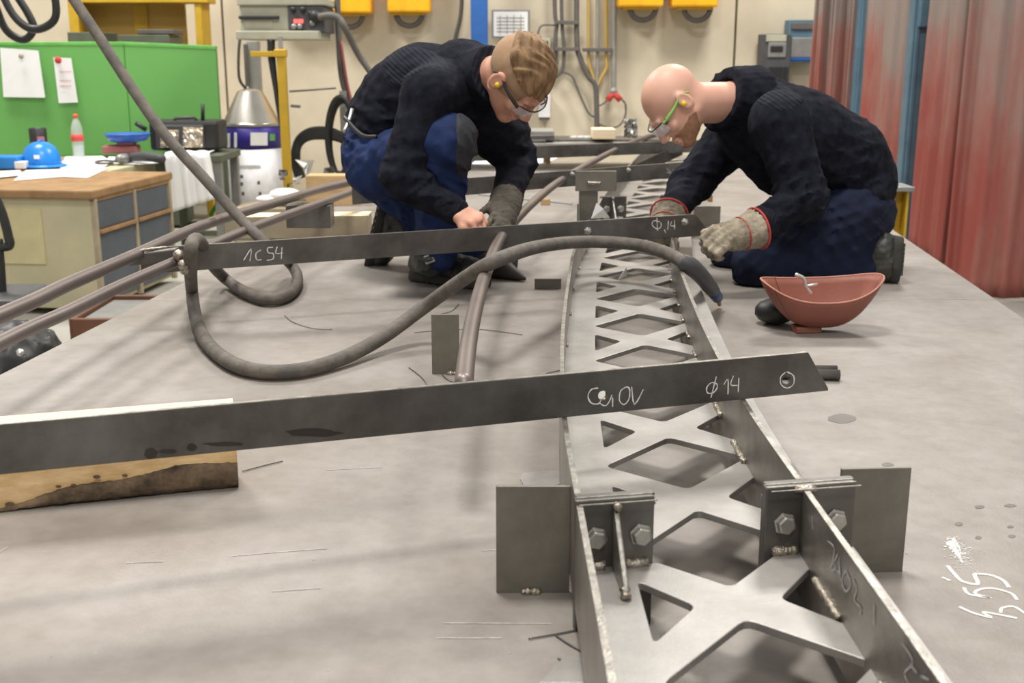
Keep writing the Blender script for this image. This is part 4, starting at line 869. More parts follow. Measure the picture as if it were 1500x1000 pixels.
# notice and small boxes
t = thing('notice_board', 'white notice sheet in a pale frame right of the blue column', 'notice', J(748, 55, 11.5))
JB(720, 14, 776, 56, 11.5, .03, 'frame', 'metal', t, .004); JB(723, 17, 773, 53, 11.495, .004, 'sheet', 'white', t, 0)
mb = MB()
for i in range(5): mb.box(J(748, 26 + i * 5, 11.49), (.27, .002, .006))
for i in range(4): mb.box(J(733 + i * 10, 36, 11.49), (.005, .002, .18))
mb.build('printed_grid', 'pipe', t)
t = thing('switch_box', 'small beige switch box on the wall behind the fair hair', 'switch box', J(797, 80, 11.5)); JB(788, 56, 806, 104, 11.48, .1, 'case', 'machine', t); JB(792, 60, 803, 70, 11.47, .02, 'dark_window', 'black', t)
t = thing('wall_socket', 'white wall socket box beside the fair-haired worker\'s arm', 'socket', J(797, 174, 11.5)); JB(789, 138, 806, 172, 11.46, .12, 'case', 'drum', t); JB(790, 170, 805, 176, 11.47, .1, 'cover', 'piped', t)
# vertical pipes and cables
PG = 'wall pipes and cables'
def wp(lab, pts, r, m, Y=11.5, name='wall_cable', cat='cable'): MB().tube([J(x, y, Y) for x, y in pts], r, 8, 5).build(name, m, None, smooth=True, **T(lab, cat, PG))
wp('leftmost dark wall cable ending in a small hook', [(812, -40), (813, 20), (816, 35), (814, 50), (814, 85), (816, 95)], .02, 'piped')
wp('dark wall cable bending left behind the fair hair', [(822, -40), (823, 30), (826, 70), (825, 95), (820, 107), (805, 120)], .018, 'piped')
wp('thick brown wall cable curving right to the floor bundle', [(845, -40), (845, 60), (850, 85), (862, 112), (872, 125), (874, 160), (874, 200)], .026, 'piped')
wp('first yellow gas pipe on the wall', [(862, -40), (862, 72), (863, 95), (868, 110), (873, 125)], .014, 'yellowp')
wp('thin grey pipe between the two yellow gas pipes', [(875, -40), (875, 90), (874, 150), (874, 200)], .017, 'pipe')
wp('second yellow gas pipe on the wall, brighter', [(887, -40), (888, 80), (888, 100), (880, 115), (876, 125)], .016, 'yellowp')
wp('thick grey air pipe with red couplings below', [(900, -40), (899, 60), (899, 135)], .026, 'pipe', name='air_pipe', cat='pipe')
wp('thin cable looping left from the wall clamp', [(814, 37), (795, 37), (789, 45), (788, 52)], .009, 'piped')
wp('thin drooping cable running down to the pipe foot', [(822, 105), (838, 112), (850, 140), (862, 165), (872, 172)], .010, 'piped')
wp('thin looped cable hanging under the red couplings', [(878, 155), (886, 150), (893, 142)], .008, 'piped')
wp('round cable loop hanging from the red couplings', [(905, 142), (916, 152), (915, 172), (905, 185), (890, 186), (878, 182)], .009, 'piped')
for lab, x0, x1, y in (('upper grey clamp rail across three wall cables', 813, 848, 33), ('lower grey clamp rail across three wall cables', 812, 848, 72), ('dark clamp rail across the yellow pipes', 853, 896, 73)):
    a = J(x0, y, 11.47); b = J(x1, y, 11.47); MB().box((a + b) / 2, (b.x - a.x, .05, .035)).build('clamp_rail', 'piped', None, bevel=.004, **T(lab, 'clamp'))
t = thing('hose_coupling', 'red two-way coupling at the foot of the grey air pipe', 'coupling', J(899, 150, 11.45))
MB().tube([J(899, 136, 11.45), J(890, 147, 11.45)], .03, 8).build('red_branch', 'red', t, smooth=True); MB().tube([J(899, 136, 11.45), J(909, 147, 11.45)], .03, 8).build('red_branch', 'red', t, smooth=True); MB().ball(J(899, 133, 11.45), .04, 8).build('valve', 'pipe', t)
wp('dark diagonal cable left of the blue column', [(678, -40), (675, 20), (668, 52), (660, 90)], .02, 'piped')
# wall boxes at the right
t = thing('fuse_box', 'dark grey wall cabinet with a pale window next to the red curtains', 'fuse box', J(1137, 130, 11.4)); JB(1117, 50, 1154, 150, 11.35, .2, 'case', 'darkg', t)
JB(1123, 51, 1152, 61, 11.33, .06, 'pale_cover', 'machine', t); JB(1126, 62, 1151, 84, 11.335, .03, 'bezel', 'metal', t); JB(1129, 67, 1147, 76, 11.325, .02, 'window', 'black', t)
for i in range(5): JB(1126 + i * 6, 98, 1129 + i * 6, 140, 11.34, .02, 'rib', 'black', t, .002)
t = thing('control_box', 'blue-grey control box with dark display on the wall by the curtain edge', 'control box', J(1175, 90, 11.4)); JB(1156, 29, 1195, 92, 11.4, .18, 'case', 'steelb', t)
JB(1160, 33, 1192, 43, 11.38, .03, 'display', 'piped', t); JB(1160, 55, 1192, 84, 11.38, .03, 'panel', 'metal', t); JB(1158, 83, 1193, 88, 11.385, .03, 'blue_strip', 'dblue', t, .002)
# yellow shelving
t = thing('storage_rack', 'yellow-framed storage cabinet with ochre back above the green partition', 'cabinet', J(203, 100, 10.6) * 1)
Y = 10.5
for x0, x1 in ((107, 128), (290, 305)): JB(x0, -60, x1, 330, Y, .3, 'post', 'yellow', t)
JB(107, -8, 304, 4, Y - .02, .3, 'cross_beam', 'yellow', t); JB(128, 4, 290, 300, Y + .3, .04, 'back_panel', 'yellowp', t); JB(214, 4, 217, 300, Y + .28, .02, 'panel_seam', 'yellow', t, .001)
t = thing('machine_cabinet', 'olive grey cabinet standing behind the green partition', 'cabinet', J(190, 70, 9.9) * 1)
JB(98, 47, 172, 330, 9.9, .4, 'case', 'dgreen', t); JB(172, 51, 267, 330, 9.95, .4, 'case_side', 'dgreen', t); JB(200, 43, 254, 50, 9.96, .3, 'lid', 'piped', t)
# hanging cable loops top left
c = J(20, 5, 6.5); MB().tube([J(-30, -60, 6.5), J(-6, 10, 6.5), J(10, 45, 6.5), J(35, 58, 6.5), J(49, 42, 6.5), J(40, 18, 6.5), J(15, -20, 6.5)], .022, 8, 6).build('hanging_cable', 'black', None, smooth=True, **T('smaller black cable loop hanging in the top left corner', 'cable'))
MB().tube([J(-10, -40, 6.4), J(15, 15, 6.4), J(38, 39, 6.4), J(60, 42, 6.4), J(80, 28, 6.4), J(81, 0, 6.4), J(70, -40, 6.4)], .022, 8, 6).build('hanging_cable', 'black', None, smooth=True, **T('larger black cable loop hanging at the top left, right of the smaller one', 'cable'))
# green partition
t = thing('partition_screen', 'bright green folding partition behind the desk', 'partition', J(160, 225, 9.0))
for (x0, y0, x1, y1, Y0, Y1) in ((-120, 64, 181, 64, 8.9, 9.15), (181, 64, 317, 70, 9.15, 9.22)):
    a = J(x0, y0, Y0); b = J(x1, y1, Y1); z0 = .70; zt = (a.z, b.z); n = V((-(b - a).y, (b - a).x, 0)).normalized() * .04
    q = [V((a.x, a.y, z0)), V((b.x, b.y, z0)), b, a]; mb = MB(); mb.add(q + [p + n for p in q], [(0, 1, 2, 3), (7, 6, 5, 4), (0, 4, 5, 1), (1, 5, 6, 2), (2, 6, 7, 3), (3, 7, 4, 0)]); mb.build('panel', 'green', t, bevel=.01)
    MB().obox((a + b) / 2 + n / 2, b - a, n * 1.2, (0, 0, .03)).build('top_rail', mat('rail_green', (.16, .5, .10), .5), t, bevel=.005)
    for p in (a, b): MB().box((p.x, p.y + .02, .36), (.05, .05, .70)).build('foot', 'dgreen', t)
def sheet(par_name, label, pts, Y0, m='white'):
    q = [J(x, y, Yy) for x, y, Yy in pts]; mb = MB(); mb.add(q + [p + V((0, .004, 0)) for p in q], [tuple(range(len(q)))[::-1], tuple(range(len(q), 2 * len(q)))] + [(i, (i + 1) % len(q), (i + 1) % len(q) + len(q), i + len(q)) for i in range(len(q))])
    return mb.build(par_name, m, None, **T(label, 'paper'))
p1 = sheet('pinned_sheet', 'large white sheet pinned at the left of the green partition', [(0, 70, 8.96), (56, 74, 9.0), (66, 143, 9.0), (5, 142, 8.96)], 0)
p2_ = sheet('pinned_sheet', 'narrow white sheet with a red magnet on the green partition', [(78, 84, 9.02), (104, 85, 9.04), (114, 150, 9.04), (86, 151, 9.02)], 0)
MB().ball(J(85, 88, 9.0), .028, 10, (1, .5, 1)).build('magnet', 'red', p2_, smooth=True); MB().ball(J(31, 82, 8.95), .022, 10, (1, .5, 1)).build('magnet', 'machine', p1, smooth=True)
mb = MB()
for y in (105, 118, 126): mb.box(J(96, y, 9.015), (.09, .002, .006))
mb.build('red_writing', mat('pink_ink', (.8, .35, .4), .8), p2_)
# desk
A = P(130, 268, .02); Bd = P(243, 243, .02); A.z = Bd.z = 0; u = (Bd - A).normalized(); w_ = V((-u.y, u.x, 0)); Lx = (Bd - A).length; Wd = 1.6; zt = TZ - .02
desk = thing('workshop_desk', 'beige workshop desk with grey drawer fronts under loose papers', 'desk', A)
def ob(o, ax, ay, z0, z1, name, m, par, bev=.004, **tg): return MB().obox(V(o) + (ax + ay) / 2 + V((0, 0, (z0 + z1) / 2)), ax, ay, (0, 0, z1 - z0)).build(name, m, par, bevel=bev, **tg)
ob(A, u * Lx, w_ * Wd, .04, zt - .05, 'carcass', 'desk', desk, .006)
ob(A + u * (Lx + .02) + w_ * .42, u * .75, w_ * 1.3, .04, zt - .001, 'rear_extension', 'desk', desk, .006)
ob(A - u * .03 - w_ * .03, u * (Lx + .06), w_ * (Wd + .05), zt - .05, zt, 'desktop', 'brownw', desk, .01)
ob(A - u * .008 + w_ * .30, u * .01, w_ * .30, .30, .62, 'patch', 'deskp', desk, .002, label='yellowish taped patch')
for k in (0, 1):
    s0 = .03 + k * .48
    dr = ob(A + u * (Lx * (s0)) - w_ * .015, u * Lx * .45, w_ * .02, .50, .66, 'drawer', 'deskg', desk, .004)
    ob(A + u * (Lx * (s0)) - w_ * .035, u * Lx * .45, w_ * .03, .475, .497, 'drawer_pull', 'brownw', dr, .004)
    dd = ob(A + u * (Lx * (s0)) - w_ * .015, u * Lx * .45, w_ * .02, .07, .47, 'door', 'deskg', desk, .004)
    MB().ball(A + u * Lx * (s0 + (.41 if k == 0 else .04)) - w_ * .03 + V((0, 0, .28)), .016, 8).build('knob', 'tin', dd, smooth=True)
for s0 in (0, .48, .975): ob(A + u * (Lx * s0) - w_ * .025, u * Lx * .03, w_ * .03, .03, .68, 'front_stile', 'stone', desk, .003)
ob(A - w_ * .02, u * Lx, w_ * .03, .66, .70, 'front_rail', 'brownw', desk, .003)
# papers on desk
def flat(label, pts, m='white', h=-.018, th=.004, name='paper_sheet', cat='paper'):
    o = [P(x, y, h) for x, y in pts]; k = len(o); mb = MB(); mb.add(o + [p + V((0, 0, th)) for p in o], [tuple(range(k))[::-1], tuple(range(k, 2 * k))] + [(i, (i + 1) % k, (i + 1) % k + k, i + k) for i in range(k)])
    return mb.build(name, m, None, **T(label, cat))
flat('big white sheet overhanging the front desk edge', [(20, 265), (38, 250), (160, 246), (128, 261), (92, 259)])
flat('white sheet at the left end of the desk', [(-60, 254), (30, 250), (32, 257), (-20, 262)], h=-.012)
flat('white sheet around the water bottle foot', [(88, 247), (96, 230), (150, 229), (165, 238), (150, 246)], h=-.013)
flat('white sheet nearest the blue bowl', [(150, 240), (160, 230), (236, 232), (243, 238), (205, 241)], h=-.014)
MB().tube([P(140, 237, 0), P(152, 235, 0), P(165, 236, 0), P(160, 239, 0), P(145, 239, 0)], .007, 6, 4, closed=True).build('wire_ring', 'piped', None, smooth=True, **T('dark wire ring lying on the desk papers', 'wire'))
HZ = TZ - .012
q = P(62, 244, -.01); t = thing('hard_hat', 'bright blue hard hat on the desk beside a black mug', 'helmet', q)
s_ = .128
MB().lathe(q + V((0, 0, .0)), [(s_ * 1.0, .0), (s_ * .99, .04), (s_ * .92, .085), (s_ * .72, .135), (s_ * .4, .162), (.001, .17)], 24).build('shell', 'blue', t, smooth=True)
MB().lathe(q + V((.02, -.02, .0)), [(s_ * .9, .0), (s_ * 1.16, .004), (s_ * 1.15, .014), (s_ * .95, .02)], 24).build('brim', 'blue', t, smooth=True)
MB().tube([q + V((-.0, -s_ * .95, .03)), q + V((0, -s_ * .75, .12)), q + V((0, 0, .174)), q + V((0, s_ * .6, .15))], .009, 8, 5).build('ridge', 'blue', t, smooth=True)
MB().box(q + V((.02, -s_ * .98, .075)), (.035, .01, .025)).build('badge', 'white', t)
q = P(59, 232, -.01); t = thing('mug', 'black mug with pink print behind the blue hard hat', 'mug', q); MB().lathe(q, [(.055, 0), (.06, .02), (.062, .215), (.056, .22), (.05, .03)], 18).build('cup', 'black', t, smooth=True); MB().box(q + V((.04, -.055, .13)), (.05, .02, .06)).build('print', mat('pink', (.5, .16, .22), .6), t, bevel=.004)
q = P(15, 246, -.01); t = thing('storage_box', 'low bright blue box at the left edge on the desk', 'box', q); MB().box(q + V((-.12, 0, .04)), (.42, .16, .085)).build('tub', 'blue', t, bevel=.012); MB().box(q + V((.10, -.05, .025)), (.07, .07, .05)).build('grey_end', 'drum', t, bevel=.006)
# bottle
q = P(116, 232, -.01); t = thing('water_bottle', 'clear plastic water bottle with red label and red cap', 'bottle', q)
k = .0048 * 1.0
MB().lathe(q, [(.038, 0), (.042, .01), (.040, .05), (.043, .09), (.042, .18), (.040, .22), (.028, .265), (.016, .285), (.015, .30)], 20).build('bottle_body', 'glass', t, smooth=True)
MB().lathe(q, [(.0435, .125), (.0435, .175)], 20).build('label_band', mat('label_red', (.75, .08, .07), .5), t, smooth=True); MB().lathe(q, [(.018, .292), (.018, .318), (.001, .32)], 12).build('cap', mat('cap_red', (.8, .1, .05), .5), t, smooth=True)
MB().lathe(q, [(.036, .004), (.036, .1), (.001, .1)], 16).build('water', 'lens', t, smooth=True)
# second bench with grey frame
zt = .80
A2 = P(222, 236, .05); A2.z = 0
t = thing('steel_bench', 'grey steel bench right of the beige desk', 'bench', (J(280, 235, 8.4).x, 8.4, 0))
a = J(226, 228, 8.2); b = J(326, 222, 8.2); Wx = b.x - a.x; cx_ = (a.x + b.x) / 2; zt = .79
MB().box((cx_, 8.45, zt - .03), (Wx, .6, .05)).build('bench_top', 'dgreen', t, bevel=.006)
for sx in (-1, 1):
    for yy in (8.2, 8.7): MB().box((cx_ + sx * (Wx / 2 - .04), yy, (zt - .05) / 2), (.06, .06, zt - .05)).build('leg', 'metal' if sx > 0 else 'dgreen', t, bevel=.004)
for yy in (8.2, 8.7): MB().box((cx_, yy, .22), (Wx - .1, .035, .035)).build('rung', 'dgreen', t)
a_ = J(300, 315, 8.2); MB().tube([J(308, 316, 8.3), J(322, 292, 8.3)], .015, 8).build('green_brace', mat('brace_green', (.03, .3, .06), .5), t)
# towel draped over the bench edge
mb = MB(); a = J(240, 226, 8.1); b = J(302, 224, 8.1)
def tw_(u_, v_):
    x = a.x + (b.x - a.x) * u_ * (1.0 + .12 * v_); s = .62 * v_
    if s < .2: p = V((x, 8.32 - s, zt + .012 + .004 * math.sin(u_ * 20)))
    else: p = V((x + .03 * (s - .2), 8.12 - .015 * math.sin(u_ * 16 + 1), zt + .01 - (s - .2)* (1 - .25 * u_ )))
    return p + V((0, .014 * math.sin(u_ * 26), 0))
mb.grid(tw_, 40, 20); mb.build('towel', 'white', None, smooth=True, solid=.006, **T('white cloth hanging over the steel bench edge', 'towel'))
# bowl, red pad, grinder, black case
q = J(185, 212, 8.25); q.z = zt; t = thing('face_shield', 'dull red pad lying under the blue bowl', 'pad', q); MB().box(q + V((-.02, -.05, .035)), (.24, .16, .055), .1).build('pad_body', mat('pad_red', (.38, .13, .12), .7), t, bevel=.012); MB().box(q + V((.02, -.05, .075)), (.12, .12, .02), .1).build('pad_top', mat('pad_red', (.38, .13, .12), .7), t, bevel=.008)
q = V((J(187, 200, 8.2).x, 8.2, zt + .086)); t = thing('plastic_bowl', 'deep blue plastic bowl on top of the red pad', 'bowl', q)
MB().lathe(q, [(.10, 0), (.13, .012), (.155, .05), (.148, .052), (.12, .02), (.001, .012)], 24).build('bowl_body', 'dblue', t, smooth=True); MB().lathe(q, [(.150, .048), (.158, .052), (.158, .060), (.148, .058)], 24).build('rim', 'dblue', t, smooth=True)
t = thing('angle_grinder', 'dark grey angle grinder lying on the desk corner papers', 'grinder', P(200, 235, 0))
MB().tube([P(190, 230, .03), P(215, 229, .04), P(238, 233, .03)], [.03, .035, .03], 12, 4).build('grinder_body', 'darkg', t, smooth=True)
MB().tube([P(190, 231, .02), P(180, 233, .02), P(172, 232, .03)], [.035, .04, .02], 12).build('gear_head', 'metal', t, smooth=True); MB().lathe(P(178, 236, -.005), [(.001, 0), (.055, .0), (.055, .008), (.001, .008)], 18).build('disc', 'piped', t)
q = J(268, 222, 8.35); q.z = zt; t = thing('tool_case', 'black open equipment case with crumpled foil inside, on the steel bench', 'case', q)
a = J(220, 222, 8.35); b = J(318, 177, 8.35)
MB().box(((a.x + b.x) / 2, 8.5, zt + .005 + (b.z - zt) / 2), (b.x - a.x, .3, b.z - zt - .01)).build('case_shell', 'black', t, bevel=.025)
JB(226, 183, 300, 218, 8.34, .02, 'recess', 'darkg', t, .01)
mb = MB(); random.seed(3)
def foil(x0, y0, x1, y1):
    def g(u_, v_): return J(x0 + (x1 - x0) * u_, y0 + (y1 - y0) * v_, 8.335 - .03 * math.sin(PI * u_) * math.sin(PI * v_) - random.uniform(0, .022))
    return g
mb.grid(foil(235, 190, 262, 216), 10, 9); mb.grid(foil(268, 186, 297, 216), 11, 10); mb.build('foil_bag', mat('foil', (.72, .6, .42), .3, .6, .2, 12, col2=(.35, .33, .3)), t, label='crumpled shiny bag')
MB().tube([J(255, 177, 8.4), J(257, 173, 8.4), J(285, 172, 8.4), J(288, 177, 8.4)], .012, 8).build('handle', 'darkg', t, smooth=True); MB().cyl(J(297, 177, 8.4), J(297, 152, 8.4), .014, 8).build('antenna', 'black', t, smooth=True)
MB().tube([J(214, 190, 8.35), J(199, 180, 8.35)], .018, 8).build('lever', 'black', t, smooth=True)
# wire drum
Yd = 9.3; q = J(365, 300, Yd); q.z = 0; q.y = Yd + .25; t = thing('wire_drum', 'white welding wire drum with purple band and metal cone lid', 'drum', q); R0 = (J(408, 200, Yd).x - J(323, 200, Yd).x) / 2 * 1.03
zb = J(365, 214, Yd).z; ztp = J(365, 186, Yd).z; zc = J(355, 131, Yd).z
MB().lathe(q, [(R0, .02), (R0, zb)], 32).build('drum_body', 'drum', t, smooth=True); MB().lathe(q, [(R0 * 1.003, zb - .03), (R0 * 1.003, ztp), (R0 * .9, ztp + .004)], 32).build('purple_band', 'purple', t, smooth=True)
MB().lathe(q, [(R0 * 1.02, ztp), (R0 * 1.02, ztp + .025), (R0 * .95, ztp + .03), (R0 * .42, zc - .02), (R0 * .2, zc), (.001, zc + .004)], 32).build('cone_lid', 'cone', t, smooth=True)
MB().tube([q + V((-.03, 0, zc)), J(350, 112, Yd + .2), J(351, 60, Yd + .2), J(360, 45, Yd + .2)], .012, 8, 4).build('feed_conduit', 'piped', t, smooth=True)
def cyl_patch(x0, y0, x1, y1, r, name, m, par, **tg):
    def hit(x, y):
        d = ray(x, y); o = CAM - q; a_ = d.x ** 2 + d.y ** 2; b_ = 2 * (o.x * d.x + o.y * d.y); c_ = o.x ** 2 + o.y ** 2 - r * r; t_ = (-b_ - math.sqrt(max(0, b_ * b_ - 4 * a_ * c_))) / (2 * a_); return CAM + d * t_
    return MB().grid(lambda u_, v_: hit(x0 + (x1 - x0) * u_, y0 + (y1 - y0) * v_), 6, 3).build(name, m, par, smooth=True, **tg)
cyl_patch(367, 194, 392, 213, R0 * 1.008, 'label_sticker', 'white', t); cyl_patch(395, 196, 403, 206, R0 * 1.008, 'green_sticker', 'green', t)
for i, (x, y0) in enumerate(((325, 198), (333, 195), (343, 194))): cyl_patch(x, y0, x + 4, 216, R0 * 1.008, 'white_stripe', 'white', t)
mb = MB()
for (x, y) in ((352, 256), (352, 267), (377, 265), (354, 281), (379, 281)): cyl_patch(x, y, x + 4, y + 5, R0 * 1.004, 'hazard_mark', 'piped', t)
cyl_patch(350, 242, 382, 247, R0 * 1.004, 'printed_line', mat('print_grey', (.62, .62, .65), .7), t)
# welding machine on swing post
Yw = 9.0; t = thing('welding_machine', 'beige welding power unit with red digital display on a tray', 'welding machine', J(415, 60, Yw))
JB(350, 7, 424, 46, Yw, .55, 'case', 'machine', t, .012); a = J(424, 8, Yw); b = J(478, 46, Yw)
JB(421, 9, 476, 48, Yw - .02, .5, 'control_panel', 'darkg', t, .01); JB(346, -3, 478, 8, Yw - .03, .58, 'top_cover', 'machine', t, .01)
JB(345, 45, 468, 58, Yw - .08, .6, 'tray', 'machine', t, .008); JB(349, 23, 408, 28, Yw - .04, .04, 'side_handle', 'black', t, .006); JB(357, 28, 400, 42, Yw - .006, .02, 'recess', 'machine', t, .006)
JB(430, 28, 444, 34, Yw - .028, .02, 'red_display', emit('led_red', (1, .12, .10), 1.2), t, 0)
for x, y in ((431, 39), (440, 39), (456, 20), (430, 14), (444, 14), (458, 34)): MB().lathe(J(x, y, Yw - .02), [(.022, 0), (.020, .03), (.001, .03)], 10, (0, -1, 0)).build('knob', 'metal' if y > 20 else 'black', t, smooth=True)
MB().ball(J(462, 24, Yw - .04), .05, 10).build('plug', 'black', t, smooth=True)
MB().tube([J(468, 25, Yw - .06), J(485, 23, Yw - .1), J(497, 28, Yw - .1), J(506, 42, Yw - .1), J(525, 80, Yw), J(548, 115, Yw), J(560, 150, Yw)], [.03, .03, .028, .026, .024, .024, .024], 10, 6).build('output_cable', 'piped', None, smooth=True, **T('thick dark output cable bending down from the welding machine', 'cable'))
t = thing('support_post', 'grey vertical post behind the drum carrying the machine tray', 'post', (J(369, 100, 9.95).x, 9.95, 0)); a = J(369, 60, 9.95)
MB().box((a.x, 10.0, a.z / 2), (.10, .1, a.z)).build('post_profile', 'pipe', t, bevel=.006); MB().box((a.x - .055, 9.95, a.z - .2), (.03, .06, .35)).build('latch', 'piped', t, bevel=.004)
Yy = 8.9; a = J(414, 85, Yy); b = J(424, 280, Yy); t = thing('yellow_stand', 'yellow steel stand with a cross arm under the welding machine', 'stand', (a.x, Yy, 0))
MB().tube([V((J(427, 330, Yy).x, Yy, .0)), J(422, 276, Yy), J(412, 78, Yy)], .045, 4).build('yellow_post', 'yellow', t, bevel=.006); MB().box((a + J(372, 85, Yy)) / 2 + V((0, 0, .03)), (.26, .05, .04), 0, 0).build('cross_arm', 'yellow', t, bevel=.004)
MB().box(J(411, 78, Yy), (.09, .09, .06)).build('post_cap', 'yellow', t, bevel=.01); MB().box(J(411, 66, Yy), (.03, .03, .12)).build('spigot', 'pipe', t)
MB().cyl(J(424, 134, Yy), J(492, 129, Yy), .008, 6).build('hook_rod', 'piped', t); MB().cyl(J(426, 155, Yy), J(440, 156, Yy), .012, 6).build('hook_rod', 'piped', t); MB().box((b.x, Yy, .01), (.4, .4, .02)).build('base_plate', 'yellow', t)
MB().tube([J(397, 58, 8.95), J(398, 85, 8.95), J(404, 130, 8.93), J(410, 170, 8.93), J(418, 220, 8.93)], [.03, .03, .02, .02, .015], 8, 5).build('power_cable', 'black', None, smooth=True, **T('black cable dangling behind the yellow stand', 'cable'))
MB().tube([J(493, -40, 9.4), J(496, 50, 9.4), J(500, 110, 9.4), J(510, 150, 9.4), J(514, 200, 9.4)], .024, 8, 5).build('drop_cable', 'piped', None, smooth=True, **T('vertical dark cable dropping left of the crouching worker', 'cable'))
MB().tube([J(499, 60, 9.38), J(508, 120, 9.38), J(515, 150, 9.38), J(520, 190, 9.38)], .012, 8, 5).build('drop_cable', mat('red_cable', (.35, .1, .1), .6), None, smooth=True, **T('thin red cable beside the vertical dark cable', 'cable'))
# cable coils on a stand
t = thing('cable_coil', 'big coil of black cables hanging left of the crouching worker', 'cable coil', (J(470, 230, 9.1).x, 9.1, .5))
for i in range(4):
    MB().tube([J(498 + 19 * math.cos(a * PI / 10) + i * 1.5, 198 + 56 * math.sin(a * PI / 10) + i * 2, 9.1 + i * .03) for a in range(20)], .02, 8, 2, closed=True).build('coil_loop', 'black', t, smooth=True)
for i in range(5):
    MB().tube([J(436 + i * 2, 262 - i, 9.2 + i * .03), J(429 + i * 2, 235, 9.2), J(435 + i, 205 + i * 2, 9.2), J(455, 190 + i * 3, 9.2), J(485, 190 + i * 3, 9.2), J(505, 200 + i * 2, 9.2)], .02, 8, 5).build('coil_strand', 'black', t, smooth=True)
t = thing('bracket_stand', 'thin grey stand holding the cable coil', 'stand', (J(505, 260, 9.2).x, 9.25, 0)); x = J(503, 200, 9.25).x
MB().box((x, 9.3, .6), (.05, .05, 1.2)).build('upright', 'pipe', t); MB().box((x, 9.3, .02), (.5, .4, .04)).build('foot', 'pipe', t)
# scrap on a low shelf near yellow stand
random.seed(5)
t = thing('scrap_bin', 'low bin with bright crumpled scrap beside the yellow stand', 'bin', (J(450, 290, 8.6).x, 8.6, 0)); a = J(415, 275, 8.6); b = J(500, 275, 8.6)
MB().box(((a.x + b.x) / 2, 8.62, a.z / 2 - .03), (b.x - a.x, .24, a.z - .06)).build('bin_body', 'stone', t, bevel=.01)
for i, (x, y, s) in enumerate(((447, 247, 1.4), (413, 252, .8), (415, 258, .6), (482, 252, .9), (436, 264, .8), (470, 262, .9), (492, 258, .7), (424, 272, .8), (455, 270, .8))):
    c = J(x, y, 8.7); mb = MB(); vs = [c + V((random.uniform(-1, 1), random.uniform(-.5, .5), random.uniform(-1, 1))) * .055 * s for _ in range(7)]
    mb.add(vs, [(0, 1, 2), (1, 2, 3), (2, 3, 4), (3, 4, 5), (4, 5, 6), (0, 2, 4), (1, 3, 5), (0, 5, 6)]); mb.build('scrap_piece', 'tin' if i % 2 == 0 else 'piped', t, solid=.004)
c = J(418, 285, 8.2); mb = MB(); mb.ball(c, .12, 12, (1, .8, .4)); mb.ball(c + V((-.1, 0, -.03)), .1, 10, (1.2, .8, .3)); mb.build('rag', 'white', None, smooth=True, **T('crumpled white rag on the floor bench behind the tubes', 'rag'))
t0 = thing('low_bench', 'low wooden bench carrying the white rag behind the tubes', 'bench', (c.x, c.y, 0)); MB().box((c.x, c.y + .05, c.z / 2 - .04), (.7, .35, c.z - .08)).build('bench_body', 'stone', t0, bevel=.01)
# wooden blocks and timber supporting the third bar
t = thing('timber', 'wide timber cross beam lying under the third flat bar at the table edge', 'timber', P(450, 350, 0))
a = P(330, 352, 0); b = P(540, 349, 0); dpt = V((0, .13, 0)); MB().obox((a + b) / 2 + dpt / 2 + V((0, 0, .045)), b - a, dpt, (0, 0, .09)).build('timber_body', 'stone', t, bevel=.006); MB().obox((a + b) / 2 + dpt / 2 + V((0, 0, .091)), b - a, dpt, (0, 0, .002)).build('paler_top', 'woodl', t)  # cross beam body with a paler slab on top
q = P(451, 330, .10); MB().box(q + V((0, .06, .03)), (.165, .10, .085)).build('steel_block', 'mill', None, bevel=.004, **T('dark steel block on the timber cross beam under the tubes', 'block'))
JB(447, 257, 528, 313, 5.6, .12, 'wooden_crate', 'ply', None, .006, **T('pale wooden crate board behind the tube ends', 'crate'))
JB(500, 310, 534, 330, 5.5, .1, 'metal_box', 'metal', None, .006, **T('small grey metal box behind the rear boot heel', 'box'))
# floor things at left
t = thing('floor_box', 'brown open box on the floor at the table edge', 'box', (J(150, 470, 5.2).x, 5.3, 0)); 
a = J(105, 466, 5.3); b = J(215, 462, 5.3); zt_ = a.z
for (c_, d_) in ((((a.x + b.x) / 2, 5.3, zt_ / 2), (b.x - a.x, .03, zt_)), (((a.x + b.x) / 2, 5.85, zt_ / 2), (b.x - a.x, .03, zt_)), ((a.x, 5.57, zt_ / 2), (.03, .55, zt_)), ((b.x, 5.57, zt_ / 2), (.03, .55, zt_))): MB().box(c_, d_).build('side_panel', 'brown', t, bevel=.006)
MB().box(((a.x + b.x) / 2, 5.57, zt_ - .03), (b.x - a.x - .05, .5, .02)).build('inner_tray', 'metal', t)
t = thing('work_bag', 'black crumpled bag on the floor at the left frame edge', 'bag', V((J(20, 540, 3.9).x, 3.9, 0)))
q = J(28, 512, 3.9)
f = folds(uni([el(q + V((-.02, 0, -.05)), (.16, .2, .16)), el(q + V((.05, 0, -.12)), (.10, .16, .16)), el(q + V((-.15, .1, -.1)), (.14, .2, .18)), bx((q.x - .05, 3.9, q.z / 2 - .08), (.16, .16, q.z / 2 - .07), None, .04)], .05), .02, .09, 3)
sdf_obj('bag_body', f, *bounds([q + V((0, 0, -.05)), V((q.x, 3.9, .05))], .32), .014, 'black', t, 1)
MB().ball(q + V((.06, -.13, .02)), .018, 8).build('snap', 'tin', t, smooth=True)
t = thing('office_chair', 'black chair back at the left frame edge beside the desk', 'chair', V((J(0, 430, 5.2).x - .1, 5.2, 0)))
MB().tube([J(-6, 290, 5.2), J(4, 315, 5.2), J(12, 345, 5.2), J(13, 360, 5.2), J(-10, 362, 5.2)], .022, 8, 5).build('armrest', 'black', t, smooth=True)
